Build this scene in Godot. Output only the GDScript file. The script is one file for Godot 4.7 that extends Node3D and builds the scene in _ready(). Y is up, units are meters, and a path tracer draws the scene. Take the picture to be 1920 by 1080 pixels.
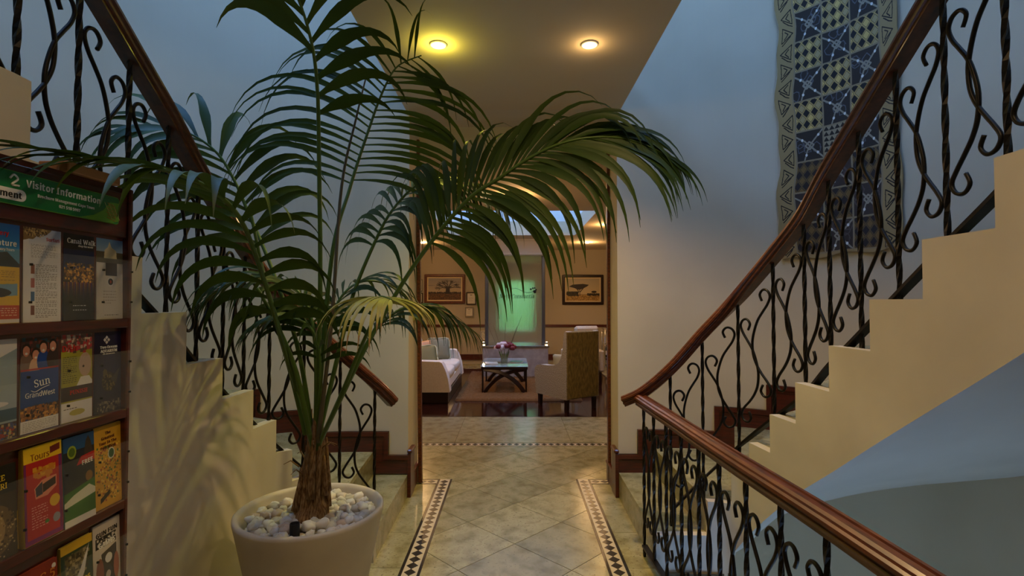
extends Node3D
# A hotel entrance hall: two curved stairs with iron balustrades, a potted palm, a brochure rack, and a lounge beyond the opening.

const FOCAL := 976.0
const EYE := Vector3(0, 1.5, 0)
const PITCH := 0.0256
const YAW := 0.00205
var M := {}
var rng := RandomNumberGenerator.new()
var eye_basis := Basis()

# ---------------------------------------------------------------- mesh helper
class Geo:
	var st := SurfaceTool.new()
	var flip := false
	func _init(smooth := false):
		st.begin(Mesh.PRIMITIVE_TRIANGLES)
		st.set_smooth_group(0 if smooth else -1)
	func smooth(on: bool):
		st.set_smooth_group(0 if on else -1)
	func tri(a: Vector3, b: Vector3, c: Vector3, ua := Vector2.ZERO, ub := Vector2.ZERO, uc := Vector2.ZERO):
		st.set_uv(ua); st.add_vertex(a)
		if flip:
			st.set_uv(ub); st.add_vertex(b)
			st.set_uv(uc); st.add_vertex(c)
		else:
			st.set_uv(uc); st.add_vertex(c)
			st.set_uv(ub); st.add_vertex(b)
	func quad(a: Vector3, b: Vector3, c: Vector3, d: Vector3, ua := Vector2(0, 1), ub := Vector2(1, 1), uc := Vector2(1, 0), ud := Vector2(0, 0)):
		tri(a, b, c, ua, ub, uc)
		tri(a, c, d, ua, uc, ud)
	# box with chamfered edges
	func box(c: Vector3, s: Vector3, ch := 0.0, bs := Basis()):
		var h = s * 0.5
		if ch <= 0.0:
			var p = []
			for i in 8:
				p.append(c + bs * Vector3(h.x if i & 1 else -h.x, h.y if i & 2 else -h.y, h.z if i & 4 else -h.z))
			quad(p[4], p[5], p[7], p[6]); quad(p[1], p[0], p[2], p[3])
			quad(p[5], p[1], p[3], p[7]); quad(p[0], p[4], p[6], p[2])
			quad(p[6], p[7], p[3], p[2]); quad(p[0], p[1], p[5], p[4])
			return
		var v = func(x, y, z, ax):
			var q = Vector3(x * (h.x - ch), y * (h.y - ch), z * (h.z - ch))
			q[ax] = [x, y, z][ax] * h[ax]
			return c + bs * q
		for ax in 3:
			var b = (ax + 1) % 3
			var d = (ax + 2) % 3
			for sg in [-1, 1]:
				var k = func(u, w):
					var t = [0, 0, 0]
					t[ax] = sg; t[b] = u; t[d] = w
					return v.call(t[0], t[1], t[2], ax)
				if sg > 0: quad(k.call(-1, -1), k.call(1, -1), k.call(1, 1), k.call(-1, 1))
				else: quad(k.call(-1, -1), k.call(-1, 1), k.call(1, 1), k.call(1, -1))
			for sb in [-1, 1]:      # edges between faces ax and b
				for sa in [-1, 1]:
					var e = func(w, f):
						var t = [0, 0, 0]
						t[ax] = sa; t[b] = sb; t[d] = w
						return v.call(t[0], t[1], t[2], f)
					if sa * sb > 0: quad(e.call(-1, ax), e.call(-1, b), e.call(1, b), e.call(1, ax))
					else: quad(e.call(-1, b), e.call(-1, ax), e.call(1, ax), e.call(1, b))
		for sx in [-1, 1]:
			for sy in [-1, 1]:
				for sz in [-1, 1]:
					if sx * sy * sz > 0: tri(v.call(sx, sy, sz, 0), v.call(sx, sy, sz, 1), v.call(sx, sy, sz, 2))
					else: tri(v.call(sx, sy, sz, 0), v.call(sx, sy, sz, 2), v.call(sx, sy, sz, 1))
	# swept tube with parallel-transported frames; twist in radians over its length
	func tube(pts: Array, r0: float, r1: float, sides := 6, twist := 0.0, flat := 1.0):
		var n = pts.size()
		var rings = []
		var t0: Vector3 = (pts[1] - pts[0]).normalized()
		var u: Vector3 = t0.cross(Vector3(0.31, 0.2, 0.93)).normalized()
		if abs(t0.y) > 0.95: u = Vector3(1, 0, 0)
		for i in n:
			var t: Vector3 = (pts[mini(i + 1, n - 1)] - pts[maxi(i - 1, 0)]).normalized()
			u = (u - t * u.dot(t)).normalized()
			var w = t.cross(u)
			var f = float(i) / (n - 1)
			var r = lerpf(r0, r1, f)
			var ring = []
			for k in sides:
				var a = TAU * (k + 0.5) / sides + twist * f
				ring.append(pts[i] + u * cos(a) * r + w * sin(a) * r * flat)
			rings.append(ring)
		loft(rings, true, true)
	func loft(rings: Array, caps := true, closed := true):
		var m = rings[0].size()
		for i in rings.size() - 1:
			for k in (m if closed else m - 1):
				var k2 = (k + 1) % m
				quad(rings[i][k], rings[i][k2], rings[i + 1][k2], rings[i + 1][k])
		if caps:
			for k in range(1, m - 1):
				tri(rings[0][0], rings[0][k + 1], rings[0][k])
				var e = rings[rings.size() - 1]
				tri(e[0], e[k], e[k + 1])
	# profile = points (radius, height) from bottom to top, outside
	func lathe(profile: Array, c: Vector3, seg := 32):
		for i in profile.size() - 1:
			for k in seg:
				var a0 = TAU * k / seg
				var a1 = TAU * (k + 1) / seg
				var q = func(p, a): return c + Vector3(cos(a) * p.x, p.y, -sin(a) * p.x)
				var A = q.call(profile[i], a0); var B = q.call(profile[i], a1)
				var C = q.call(profile[i + 1], a1); var D = q.call(profile[i + 1], a0)
				if profile[i].x > 0.0001: tri(A, B, C)
				if profile[i + 1].x > 0.0001: tri(A, C, D)
	# polygon in the plane (o, x, y), pushed out by depth along x cross y
	func prism(poly: Array, o: Vector3, x: Vector3, y: Vector3, depth: float):
		var pv = PackedVector2Array(poly)
		var area = 0.0
		for i in pv.size():
			area += pv[i].cross(pv[(i + 1) % pv.size()])
		if area < 0: pv.reverse()
		var nrm = x.cross(y).normalized()
		var ids = Geometry2D.triangulate_polygon(pv)
		var at = func(i, d): return o + x * pv[i].x + y * pv[i].y + nrm * d
		for i in range(0, ids.size(), 3):
			var a = ids[i]; var b = ids[i + 1]; var c = ids[i + 2]
			if (pv[b] - pv[a]).cross(pv[c] - pv[a]) < 0:
				var s = b; b = c; c = s
			tri(at.call(a, depth), at.call(b, depth), at.call(c, depth))
			tri(at.call(a, 0.0), at.call(c, 0.0), at.call(b, 0.0))
		for i in pv.size():
			var j = (i + 1) % pv.size()
			quad(at.call(i, 0.0), at.call(j, 0.0), at.call(j, depth), at.call(i, depth))
	# ellipsoid-like lump with a superellipse exponent and noise
	func blob(c: Vector3, r: Vector3, e := 1.0, noise := 0.0, sd := 0, nu := 14, nv := 9, bs := Basis()):
		var fn = FastNoiseLite.new()
		fn.seed = sd; fn.frequency = 0.9
		var pw = func(x): return sign(x) * pow(abs(x), e)
		var g = []
		for j in nv + 1:
			var row = []
			var b = -PI / 2 + PI * j / nv
			for i in nu:
				var a = TAU * i / nu
				var p = Vector3(pw.call(cos(b)) * pw.call(cos(a)), pw.call(sin(b)), -pw.call(cos(b)) * pw.call(sin(a)))
				if noise > 0: p *= 1.0 + noise * fn.get_noise_3dv(p * 1.3 + Vector3(sd, 0, 0))
				row.append(c + bs * (p * r))
			g.append(row)
		for j in nv:
			for i in nu:
				var i2 = (i + 1) % nu
				if j > 0: tri(g[j][i], g[j][i2], g[j + 1][i2])
				if j < nv - 1: tri(g[j][i], g[j + 1][i2], g[j + 1][i])
	# soft square pillow standing in the x-y plane
	func pillow(w: float, h: float, t: float):
		var n = 10
		for side in [1, -1]:
			var p = func(i, j):
				var u = -1.0 + 2.0 * i / n
				var v = -1.0 + 2.0 * j / n
				var k = pow(maxf(0, 1 - u * u), 0.45) * pow(maxf(0, 1 - v * v), 0.45)
				return Vector3(u * w / 2 * (1 - 0.07 * (1 - v * v)), v * h / 2 * (1 - 0.07 * (1 - u * u)), side * k * t / 2)
			for i in n:
				for j in n:
					if side > 0: quad(p.call(i, j), p.call(i + 1, j), p.call(i + 1, j + 1), p.call(i, j + 1))
					else: quad(p.call(i, j), p.call(i, j + 1), p.call(i + 1, j + 1), p.call(i + 1, j))
	func done() -> ArrayMesh:
		st.generate_normals()
		return st.commit()

# ---------------------------------------------------------------- a small painter for flat print
class Pic:
	var im: Image
	var w: int
	var h: int
	var r := RandomNumberGenerator.new()
	func _init(ww: int, hh: int, c: Color):
		w = ww; h = hh; r.seed = ww * 7 + hh
		im = Image.create(w, h, false, Image.FORMAT_RGB8)
		im.fill(c)
	func rect(x0, y0, x1, y1, c: Color):
		im.fill_rect(Rect2i(int(x0 * w), int(y0 * h), maxi(1, int((x1 - x0) * w)), maxi(1, int((y1 - y0) * h))), c)
	func dot(x: int, y: int, c: Color):
		if x >= 0 and y >= 0 and x < w and y < h: im.set_pixel(x, y, c)
	func disc(cx, cy, rx, ry, c: Color):
		for y in range(int((cy - ry) * h), int((cy + ry) * h) + 1):
			for x in range(int((cx - rx) * w), int((cx + rx) * w) + 1):
				var a = (float(x) / w - cx) / rx
				var b = (float(y) / h - cy) / ry
				if a * a + b * b <= 1.0: dot(x, y, c)
	func poly(pts: Array, c: Color):
		var pv = PackedVector2Array()
		var lo = Vector2(9, 9); var hi = Vector2(-9, -9)
		for q in pts:
			pv.append(q); lo = lo.min(q); hi = hi.max(q)
		for y in range(maxi(0, int(lo.y * h)), mini(h, int(hi.y * h) + 1)):
			for x in range(maxi(0, int(lo.x * w)), mini(w, int(hi.x * w) + 1)):
				if Geometry2D.is_point_in_polygon(Vector2((x + 0.5) / w, (y + 0.5) / h), pv): im.set_pixel(x, y, c)
	func grad(y0, y1, a: Color, b: Color, x0 := 0.0, x1 := 1.0):
		for y in range(int(y0 * h), mini(h, int(y1 * h))):
			im.fill_rect(Rect2i(int(x0 * w), y, maxi(1, int((x1 - x0) * w)), 1), a.lerp(b, (float(y) / h - y0) / (y1 - y0)))
	func speck(x0, y0, x1, y1, cols: Array, n: int, s := 0.02):
		for i in n:
			var x = r.randf_range(x0, x1)
			var y = r.randf_range(y0, y1)
			var q = s * r.randf_range(0.4, 1.0)
			rect(x, y, minf(x + q, 1), minf(y + q * w / h, 1), cols[r.randi() % cols.size()])
	func lines(x0, y0, x1, y1, n: int, c: Color):
		for i in n:
			var y = lerpf(y0, y1, (i + 0.3) / n)
			var x = x0
			var stop = x1 if i % 5 != 4 else lerpf(x0, x1, 0.6)
			while x < stop:
				var q = r.randf_range(0.03, 0.09)
				rect(x, y, minf(x + q, stop), y + 0.45 * (y1 - y0) / n, c)
				x += q + 0.02
	func line(a: Vector2, b: Vector2, t: float, c: Color):
		var n = int((b - a).length() * maxi(w, h) * 1.2) + 1
		var rad = maxi(0, int(t * w * 0.5))
		for i in n + 1:
			var p = a.lerp(b, float(i) / n)
			im.fill_rect(Rect2i(int(p.x * w) - rad, int(p.y * h) - rad, 2 * rad + 1, 2 * rad + 1).intersection(Rect2i(0, 0, w, h)), c)
	func path(pts: Array, t: float, c: Color):
		for i in pts.size() - 1: line(pts[i], pts[i + 1], t, c)
	func tex() -> ImageTexture:
		return ImageTexture.create_from_image(im)

# ---------------------------------------------------------------- scene helpers
func U(px: float, py: float, d: float) -> Vector3:   # a point of the photograph at a depth in metres
	var r = eye_basis * Vector3(px - 960.0, 540.0 - py, -FOCAL)
	return EYE + r * (d / -r.z)

func W(x: float, d: float, y := 0.0) -> Vector3:
	return Vector3(x, y, -d)

func tag(o: Node, label := "", category := "", group := "", kind := ""):
	if label: o.set_meta("label", label)
	if category: o.set_meta("category", category)
	if group: o.set_meta("group", group)
	if kind: o.set_meta("kind", kind)
	return o

func thing(called: String, label: String, category: String, at := Vector3.ZERO, group := "", bs := Basis()) -> Node3D:
	var o := Node3D.new()
	o.name = called
	o.transform = Transform3D(bs, at)
	add_child(o, true)
	tag(o, label, category, group)
	return o

# a named mesh; geometry given in the parent's own axes
func put(called: String, g, mat: Material, parent: Node = self) -> MeshInstance3D:
	var o := MeshInstance3D.new()
	o.name = called
	o.mesh = g.done() if g is Geo else g
	o.material_override = mat
	parent.add_child(o, true)
	return o

# the same for geometry given in world coordinates
func put_w(called: String, g, mat: Material, parent: Node3D) -> MeshInstance3D:
	var o = put(called, g, mat, parent)
	var t := Transform3D()
	var p: Node = parent
	while p is Node3D and p != self:
		t = p.transform * t
		p = p.get_parent()
	o.transform = t.affine_inverse()
	return o

func struct(called: String, g, mat: Material, parent: Node = self) -> MeshInstance3D:
	var o = put(called, g, mat, parent)
	if parent == self: o.set_meta("kind", "structure")
	return o

func mat(c: Color, rough := 0.7, metal := 0.0) -> StandardMaterial3D:
	var m := StandardMaterial3D.new()
	m.albedo_color = c
	m.roughness = rough
	m.metallic = metal
	return m

func noise_tex(freq: float, ramp: Array, sd: int, oct := 4, kind := FastNoiseLite.TYPE_SIMPLEX_SMOOTH, size := 512) -> NoiseTexture2D:
	var n := FastNoiseLite.new()
	n.seed = sd; n.frequency = freq; n.noise_type = kind
	n.fractal_octaves = oct
	var t := NoiseTexture2D.new()
	t.width = size; t.height = size; t.seamless = true; t.noise = n
	var g := Gradient.new()
	g.offsets = PackedFloat32Array(); g.colors = PackedColorArray()
	for r in ramp: g.add_point(r[0], r[1])
	t.color_ramp = g
	return t

func tri_mat(t: Texture2D, scale: Vector3, rough := 0.6, world := true) -> StandardMaterial3D:
	var m := mat(Color.WHITE, rough)
	m.albedo_texture = t
	m.uv1_triplanar = true
	m.uv1_world_triplanar = world
	m.uv1_scale = scale
	return m

func spline(pts: Array, per := 8) -> Array:      # Catmull-Rom through the points
	var out := []
	var n = pts.size()
	for i in n - 1:
		var a = pts[maxi(i - 1, 0)]; var b = pts[i]; var c = pts[i + 1]; var d = pts[mini(i + 2, n - 1)]
		for k in per:
			out.append(b.cubic_interpolate(c, a, d, float(k) / per))
	out.append(pts[n - 1])
	return out

func lettering(s: String, size: float, m: Material, parent: Node3D, tr: Transform3D, serif := false, bold := false, depth := 0.0006) -> MeshInstance3D:
	var f := SystemFont.new()
	f.font_names = PackedStringArray(["Droid Serif" if serif else "Droid Sans"])
	f.font_weight = 700 if bold else 400
	var t := TextMesh.new()
	t.text = s; t.font = f; t.font_size = 32; t.depth = depth; t.curve_step = 2.0
	t.pixel_size = size / 32.0
	var o := MeshInstance3D.new()
	o.name = "lettering"
	o.mesh = t
	o.material_override = m
	o.transform = tr
	parent.add_child(o, true)
	return o

func sweep(g: Geo, profile: Array, pts: Array):    # profile = (side, up) round the rail
	var rings = []
	var n = pts.size()
	for i in n:
		var t: Vector3 = (pts[mini(i + 1, n - 1)] - pts[maxi(i - 1, 0)]).normalized()
		var s = t.cross(Vector3.UP).normalized()
		var u = s.cross(t)
		var ring = []
		for q in profile: ring.append(pts[i] + s * q.x + u * q.y)
		rings.append(ring)
	var m = profile.size()      # smooth along the rail, crisp across its mouldings
	for k in m:
		var k2 = (k + 1) % m
		g.st.set_smooth_group(k + 1)
		for i in n - 1: g.quad(rings[i][k], rings[i][k2], rings[i + 1][k2], rings[i + 1][k])
	g.smooth(false)
	for k in range(1, m - 1):
		g.tri(rings[0][0], rings[0][k + 1], rings[0][k])
		g.tri(rings[n - 1][0], rings[n - 1][k], rings[n - 1][k + 1])

# ---------------------------------------------------------------- materials
func materials():
	M.wall = tri_mat(noise_tex(0.004, [[0.0, Color(0.76, 0.71, 0.61)], [1.0, Color(0.82, 0.77, 0.67)]], 3), Vector3(0.4, 0.4, 0.4), 0.85)
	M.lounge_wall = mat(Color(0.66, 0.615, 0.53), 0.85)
	M.ceiling = mat(Color(0.78, 0.71, 0.58), 0.9)
	M.plaster = tri_mat(noise_tex(0.006, [[0.0, Color(0.77, 0.745, 0.69)], [1.0, Color(0.84, 0.815, 0.76)]], 5), Vector3(0.6, 0.6, 0.6), 0.5)
	M.white = mat(Color(0.86, 0.84, 0.80), 0.6)
	M.stone = []
	for i in 4:
		var k = 0.80 + 0.04 * i
		var t = noise_tex(0.012, [[0.0, Color(0.53 * k, 0.49 * k, 0.33 * k)], [0.42, Color(0.67 * k, 0.64 * k, 0.47 * k)], [0.7, Color(0.73 * k, 0.70 * k, 0.53 * k)], [1.0, Color(0.60 * k, 0.56 * k, 0.40 * k)]], 11 + i, 5)
		var m = tri_mat(t, Vector3(0.9, 0.9, 0.9), 0.22)
		m.uv1_offset = Vector3(0.37 * i, 0.2, 0.61 * i)
		var pits = noise_tex(0.05, [[0.0, Color(0.25, 0.22, 0.15, 1.0)], [0.22, Color(0.45, 0.40, 0.28, 0.45)], [0.31, Color(0.6, 0.55, 0.42, 0.0)], [1.0, Color(1, 1, 1, 0.0)]], 40 + i, 3)
		m.detail_enabled = true
		m.detail_albedo = pits
		m.detail_blend_mode = BaseMaterial3D.BLEND_MODE_MIX
		m.detail_uv_layer = BaseMaterial3D.DETAIL_UV_2
		m.uv2_triplanar = true
		m.uv2_world_triplanar = true
		m.uv2_scale = Vector3(1.6, 1.6, 1.6)
		M.stone.append(m)
	M.stone_band = tri_mat(noise_tex(0.01, [[0.0, Color(0.66, 0.58, 0.43)], [1.0, Color(0.80, 0.74, 0.58)]], 77), Vector3(1.3, 1.3, 1.3), 0.25)
	M.black_stone = mat(Color(0.10, 0.09, 0.07), 0.25)
	M.pale_stone = mat(Color(0.80, 0.74, 0.62), 0.3)
	M.grout = mat(Color(0.36, 0.31, 0.21), 0.9)
	M.mahogany = tri_mat(noise_tex(0.02, [[0.0, Color(0.20, 0.055, 0.03)], [0.5, Color(0.30, 0.085, 0.045)], [1.0, Color(0.37, 0.12, 0.06)]], 21), Vector3(0.5, 5.0, 0.5), 0.35)
	M.mahogany.clearcoat_enabled = true
	M.mahogany.clearcoat = 0.5
	M.mahogany.clearcoat_roughness = 0.2
	M.rail = tri_mat(noise_tex(0.02, [[0.0, Color(0.19, 0.075, 0.025)], [0.5, Color(0.35, 0.155, 0.055)], [1.0, Color(0.50, 0.265, 0.11)]], 22), Vector3(2.0, 5.0, 0.7), 0.40)
	M.rail.clearcoat_enabled = true
	M.rail.clearcoat = 0.35
	M.rail.clearcoat_roughness = 0.15
	M.iron = tri_mat(noise_tex(0.06, [[0.0, Color(0.07, 0.06, 0.055)], [1.0, Color(0.15, 0.135, 0.12)]], 23), Vector3(3, 3, 3), 0.42)
	M.iron.metallic = 0.55
	M.dark_wood = tri_mat(noise_tex(0.02, [[0.0, Color(0.09, 0.035, 0.025)], [1.0, Color(0.17, 0.07, 0.045)]], 24), Vector3(0.6, 3, 0.6), 0.3)
	M.timber = tri_mat(noise_tex(0.015, [[0.0, Color(0.11, 0.045, 0.03)], [0.5, Color(0.17, 0.07, 0.045)], [1.0, Color(0.23, 0.10, 0.06)]], 25), Vector3(2.5, 1, 0.25), 0.09)
	M.pot = tri_mat(noise_tex(0.01, [[0.0, Color(0.76, 0.71, 0.62)], [1.0, Color(0.84, 0.80, 0.71)]], 26), Vector3(0.8, 0.8, 0.8), 0.45)
	M.soil = mat(Color(0.16, 0.11, 0.07), 0.95)
	M.pebble = []
	for c in [Color(0.86, 0.83, 0.77), Color(0.80, 0.77, 0.70), Color(0.90, 0.88, 0.84), Color(0.80, 0.72, 0.63)]: M.pebble.append(mat(c, 0.6))
	M.leaf = []
	for c in [Color(0.17, 0.26, 0.05), Color(0.14, 0.22, 0.045), Color(0.21, 0.285, 0.06)]:
		var m = mat(c, 0.5)
		m.metallic_specular = 0.35
		m.backlight_enabled = true
		m.backlight = Color(0.14, 0.18, 0.02)
		M.leaf.append(m)
	M.leaf_old = mat(Color(1, 1, 1), 0.45)
	M.leaf_old.vertex_color_use_as_albedo = true
	M.leaf_old.backlight_enabled = true
	M.leaf_old.backlight = Color(0.3, 0.3, 0.08)
	M.stem = mat(Color(0.29, 0.40, 0.11), 0.45)
	M.stem_dry = mat(Color(0.36, 0.32, 0.22), 0.7)
	M.bark = tri_mat(noise_tex(0.03, [[0.0, Color(0.20, 0.12, 0.06)], [0.42, Color(0.46, 0.32, 0.19)], [0.6, Color(0.66, 0.52, 0.34)], [1.0, Color(0.74, 0.62, 0.44)]], 27), Vector3(9, 1.5, 9), 0.9, false)
	M.black_plastic = mat(Color(0.05, 0.05, 0.05), 0.5)
	M.chrome = mat(Color(0.8, 0.8, 0.8), 0.18, 1.0)
	M.glass = mat(Color(0.95, 1.0, 0.98, 0.12), 0.03)
	M.glass.transparency = BaseMaterial3D.TRANSPARENCY_ALPHA
	M.acrylic = mat(Color(0.9, 0.95, 0.95, 0.03), 0.06)
	M.acrylic.metallic_specular = 0.25
	M.acrylic.transparency = BaseMaterial3D.TRANSPARENCY_ALPHA
	M.ink = mat(Color(0.05, 0.05, 0.06), 0.6)
	M.paper = mat(Color(0.90, 0.88, 0.84), 0.7)
	M.print_white = mat(Color(0.92, 0.92, 0.90), 0.6)
	M.print_yellow = mat(Color(0.93, 0.80, 0.15), 0.6)
	M.print_red = mat(Color(0.75, 0.12, 0.10), 0.6)
	M.green = mat(Color(0.05, 0.45, 0.22), 0.4)
	M.lime = mat(Color(0.38, 0.62, 0.18), 0.4)

func print_mat(p: Pic) -> StandardMaterial3D:
	var m := mat(Color.WHITE, 0.45)
	m.albedo_texture = p.tex()
	m.texture_repeat = false
	return m

# ================================================================ build
func _ready():
	# camera
	var cam := Camera3D.new()
	cam.name = "camera"
	cam.projection = Camera3D.PROJECTION_PERSPECTIVE
	cam.fov = rad_to_deg(2.0 * atan(540.0 / FOCAL))
	cam.near = 0.05
	cam.far = 200.0
	cam.position = EYE
	eye_basis = Basis(Vector3.UP, YAW) * Basis(Vector3.RIGHT, PITCH)
	cam.basis = eye_basis
	add_child(cam)
	cam.current = true
	# sky: a clear blue daylight that comes in only through the rooflights
	var we := WorldEnvironment.new()
	we.name = "world"
	var env := Environment.new()
	var sm := ProceduralSkyMaterial.new()
	sm.sky_top_color = Color(0.44, 0.62, 0.89)
	sm.sky_horizon_color = Color(0.74, 0.82, 0.92)
	sm.ground_bottom_color = Color(0.25, 0.27, 0.22)
	sm.ground_horizon_color = Color(0.55, 0.60, 0.62)
	sm.ground_energy_multiplier = 2.4
	sm.sky_energy_multiplier = 3.0
	var sky := Sky.new()
	sky.sky_material = sm
	env.background_mode = Environment.BG_SKY
	env.sky = sky
	env.ambient_light_source = Environment.AMBIENT_SOURCE_DISABLED
	env.tonemap_mode = Environment.TONE_MAPPER_LINEAR
	env.tonemap_exposure = 1.06
	env.sdfgi_enabled = true
	env.ssao_enabled = true
	env.ssil_enabled = true
	we.environment = env
	add_child(we)
	rng.seed = 7
	materials()
	room()
	floor_tiles()
	downlights()
	stairs()
	tapestry()
	lounge()
	lounge_furniture()
	rack()
	planter()
	palm()

# ---------------------------------------------------------------- the setting
const ARC_C := Vector2(1.2, 2.85)      # centre and radius of the curved stairwell wall (x, depth)
const ARC_R := 1.19
const CEIL := 3.0
const LOUNGE_CEIL := 2.74
const BACK := 12.5

func slab(g: Geo, x0, x1, y0, y1, d0, d1, ch := 0.0):
	g.box(Vector3((x0 + x1) / 2, (y0 + y1) / 2, -(d0 + d1) / 2), Vector3(abs(x1 - x0), abs(y1 - y0), abs(d1 - d0)), ch)

func room():
	# curved stairwell walls, from the pier by the opening round to the back of the hall
	for s in [1, -1]:
		var poly = [Vector2(0.81, 4.44), Vector2(0.81, 4.04)]
		var n = 40
		for i in n + 1:
			var a = PI / 2 * (1.0 - float(i) / n)
			poly.append(ARC_C + ARC_R * Vector2(cos(a), sin(a)))
		poly += [Vector2(2.39, -3.6), Vector2(2.6, -3.6), Vector2(2.6, 4.44)]
		var pp = []
		for q in poly: pp.append(Vector2(q.x * s, q.y))
		var g := Geo.new()
		g.prism(pp, Vector3(0, -0.3, 0), Vector3(1, 0, 0), Vector3(0, 0, -1), 6.1)   # x cross -z = +y
		if s > 0:      # the storey below, with a wide window in the outer wall
			var lp = []
			for q in pp: lp.append(Vector2(q.x, maxf(q.y, 2.0)))
			g.prism(lp, Vector3(0, -3.2, 0), Vector3(1, 0, 0), Vector3(0, 0, -1), 2.9)
			slab(g, 2.39, 2.6, -0.9, -0.3, -0.7, 2.0)
			slab(g, 2.39, 2.6, -3.2, -2.9, -0.7, 2.0)
		struct("wall_right" if s > 0 else "wall_left", g, M.wall)
	var g := Geo.new()
	slab(g, -2.6, -1.1, -0.3, 5.8, -3.6, -3.8)      # the entrance doorway behind the viewer
	slab(g, 1.1, 2.6, -0.3, 5.8, -3.6, -3.8)
	slab(g, -1.1, 1.1, 2.45, 5.8, -3.6, -3.8)
	slab(g, -1.1, 1.1, -0.3, 0.0, -3.6, -3.8)
	struct("wall_front", g, M.wall)
	g = Geo.new()
	slab(g, -1.1, 1.1, 0.0, 2.45, -3.69, -3.70)
	struct("door_1", g, M.rail)
	g = Geo.new()
	for x in [-1.07, 0.0, 1.07]: slab(g, x - 0.04, x + 0.04, 0.0, 2.45, -3.66, -3.73, 0.004)
	slab(g, -1.03, 1.03, 2.37, 2.45, -3.66, -3.73, 0.004)
	struct("trim_5", g, M.rail)
	g = Geo.new()
	slab(g, -9, 9, -0.4, -0.3, -3.8, -14.0)
	slab(g, 2.6, 14, -3.5, -3.3, -8.0, 12.0)
	slab(g, 0.0, 2.6, -3.5, -3.3, -8.0, -0.75)
	struct("forecourt", g, M.white)
	g = Geo.new()
	slab(g, -0.81, 0.81, CEIL, 5.8, 4.04, 4.44)
	struct("wall_upper", g, M.wall)
	# the upper landing, whose underside is the low ceiling of the passage
	g = Geo.new()
	g.prism([Vector2(-0.84, 4.06), Vector2(0.84, 4.06), Vector2(0.84, -0.4), Vector2(2.4, -0.4), Vector2(2.4, -3.6), Vector2(-2.4, -3.6), Vector2(-2.4, -0.4), Vector2(-0.84, -0.4)], Vector3(0, CEIL, 0), Vector3(1, 0, 0), Vector3(0, 0, -1), 0.3)
	struct("ceiling", g, M.ceiling)
	# roof with a rooflight over each stair
	g = Geo.new()
	slab(g, -0.9, 0.9, 5.8, 6.0, -3.8, 4.44)
	for s in [-1, 1]:
		slab(g, s * 2.3, s * 2.6, 5.8, 6.0, -3.8, 4.44)
		slab(g, s * 0.9, s * 2.3, 5.8, 6.0, -3.8, 0.2)
		slab(g, s * 0.9, s * 2.3, 5.8, 6.0, 3.7, 4.44)
	struct("roof", g, M.white)
	for s in [-1, 1]:
		g = Geo.new()
		slab(g, s * 0.88, s * 2.32, 6.0, 6.01, 0.18, 3.72)
		struct("window_2" if s > 0 else "window_1", g, M.glass)
	# floor slab, with the open stairwell on the right
	g = Geo.new()
	g.prism([Vector2(-2.5, 4.44), Vector2(-2.5, -3.6), Vector2(2.4, -3.6), Vector2(2.4, -0.5), Vector2(0.90, -0.5), Vector2(0.885, 1.1), Vector2(0.86, 1.65), Vector2(0.835, 2.3), Vector2(0.81, 2.93), Vector2(1.24, 2.93), Vector2(1.24, 4.2), Vector2(0.9, 4.2), Vector2(0.9, 4.44)], Vector3(0, -0.32, 0), Vector3(1, 0, 0), Vector3(0, 0, -1), 0.308)
	struct("floor", g, M.grout)
	# storey below, seen through the stairwell
	g = Geo.new()
	slab(g, 0.3, 0.5, -3.2, -0.32, -0.7, 4.44)
	slab(g, 0.5, 2.6, -0.36, -0.02, -0.5, -0.7)
	slab(g, 0.5, 2.6, -3.2, -2.9, -0.5, -0.7)
	slab(g, 0.5, 2.4, -3.2, -0.32, 3.95, 4.2)
	struct("wall_lower", g, M.wall)
	g = Geo.new()
	slab(g, 2.49, 2.5, -2.9, -0.9, -0.5, 2.0)
	slab(g, 0.5, 2.39, -2.9, -0.36, -0.60, -0.61)
	struct("window_5", g, M.glass)
	g = Geo.new()
	slab(g, 0.3, 2.5, -3.4, -3.2, -0.7, 4.44)
	struct("floor_lower", g, M.white)
	# skirting boards: stepped over the first treads, then down to the floor in the reveal
	for s in [1, -1]:
		var th = thing_struct("baseboard_right" if s > 0 else "baseboard_left")
		var r = 0.188 if s > 0 else 0.180
		var outl = []      # (distance along the wall, height)
		var prof = Geo.new()
		var steps = [[0.80, 0.956, r, r + 0.14], [0.956, 1.536, 2 * r, 2 * r + 0.14], [1.536, 1.90, 3 * r, 3 * r + 0.14], [1.90, 2.18, 4 * r, 4 * r + 0.14]]
		for i in steps.size():
			var a = steps[i]
			var b0 = a[2] if i == 0 else a[2] - r
			skirt_piece(prof, a[0], a[1] + 0.0, b0 if i == 0 else steps[i - 1][2], a[3], s, 0.018)
		var o = put("skirting_board", prof, M.mahogany, th)
		var cap = Geo.new()
		for i in steps.size():
			var a = steps[i]
			skirt_piece(cap, a[0], a[1] + 0.035, a[3] - 0.034, a[3], s, 0.030)
			if i + 1 < steps.size():
				skirt_piece(cap, a[1], a[1] + 0.034, a[3], steps[i + 1][3] - 0.034, s, 0.030)
			skirt_piece(cap, a[0] + 0.034, a[1] + 0.06, a[3] - 0.05, a[3] - 0.042, s, 0.024)
		put("moulding", cap, M.mahogany, th)
		var rv = Geo.new()
		slab(rv, s * 0.782, s * 0.81, 0.0, 0.335, 4.012, 4.16, 0.003)
		slab(rv, s * 0.772, s * 0.81, 0.335, 0.365, 4.006, 4.165, 0.008)
		slab(rv, s * 0.79, s * 0.81, 0.0, 0.14, 4.16, 4.44, 0.003)
		slab(rv, s * 0.782, s * 0.81, 0.14, 0.165, 4.16, 4.44, 0.006)
		put("end_block", rv, M.mahogany, th)
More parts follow.
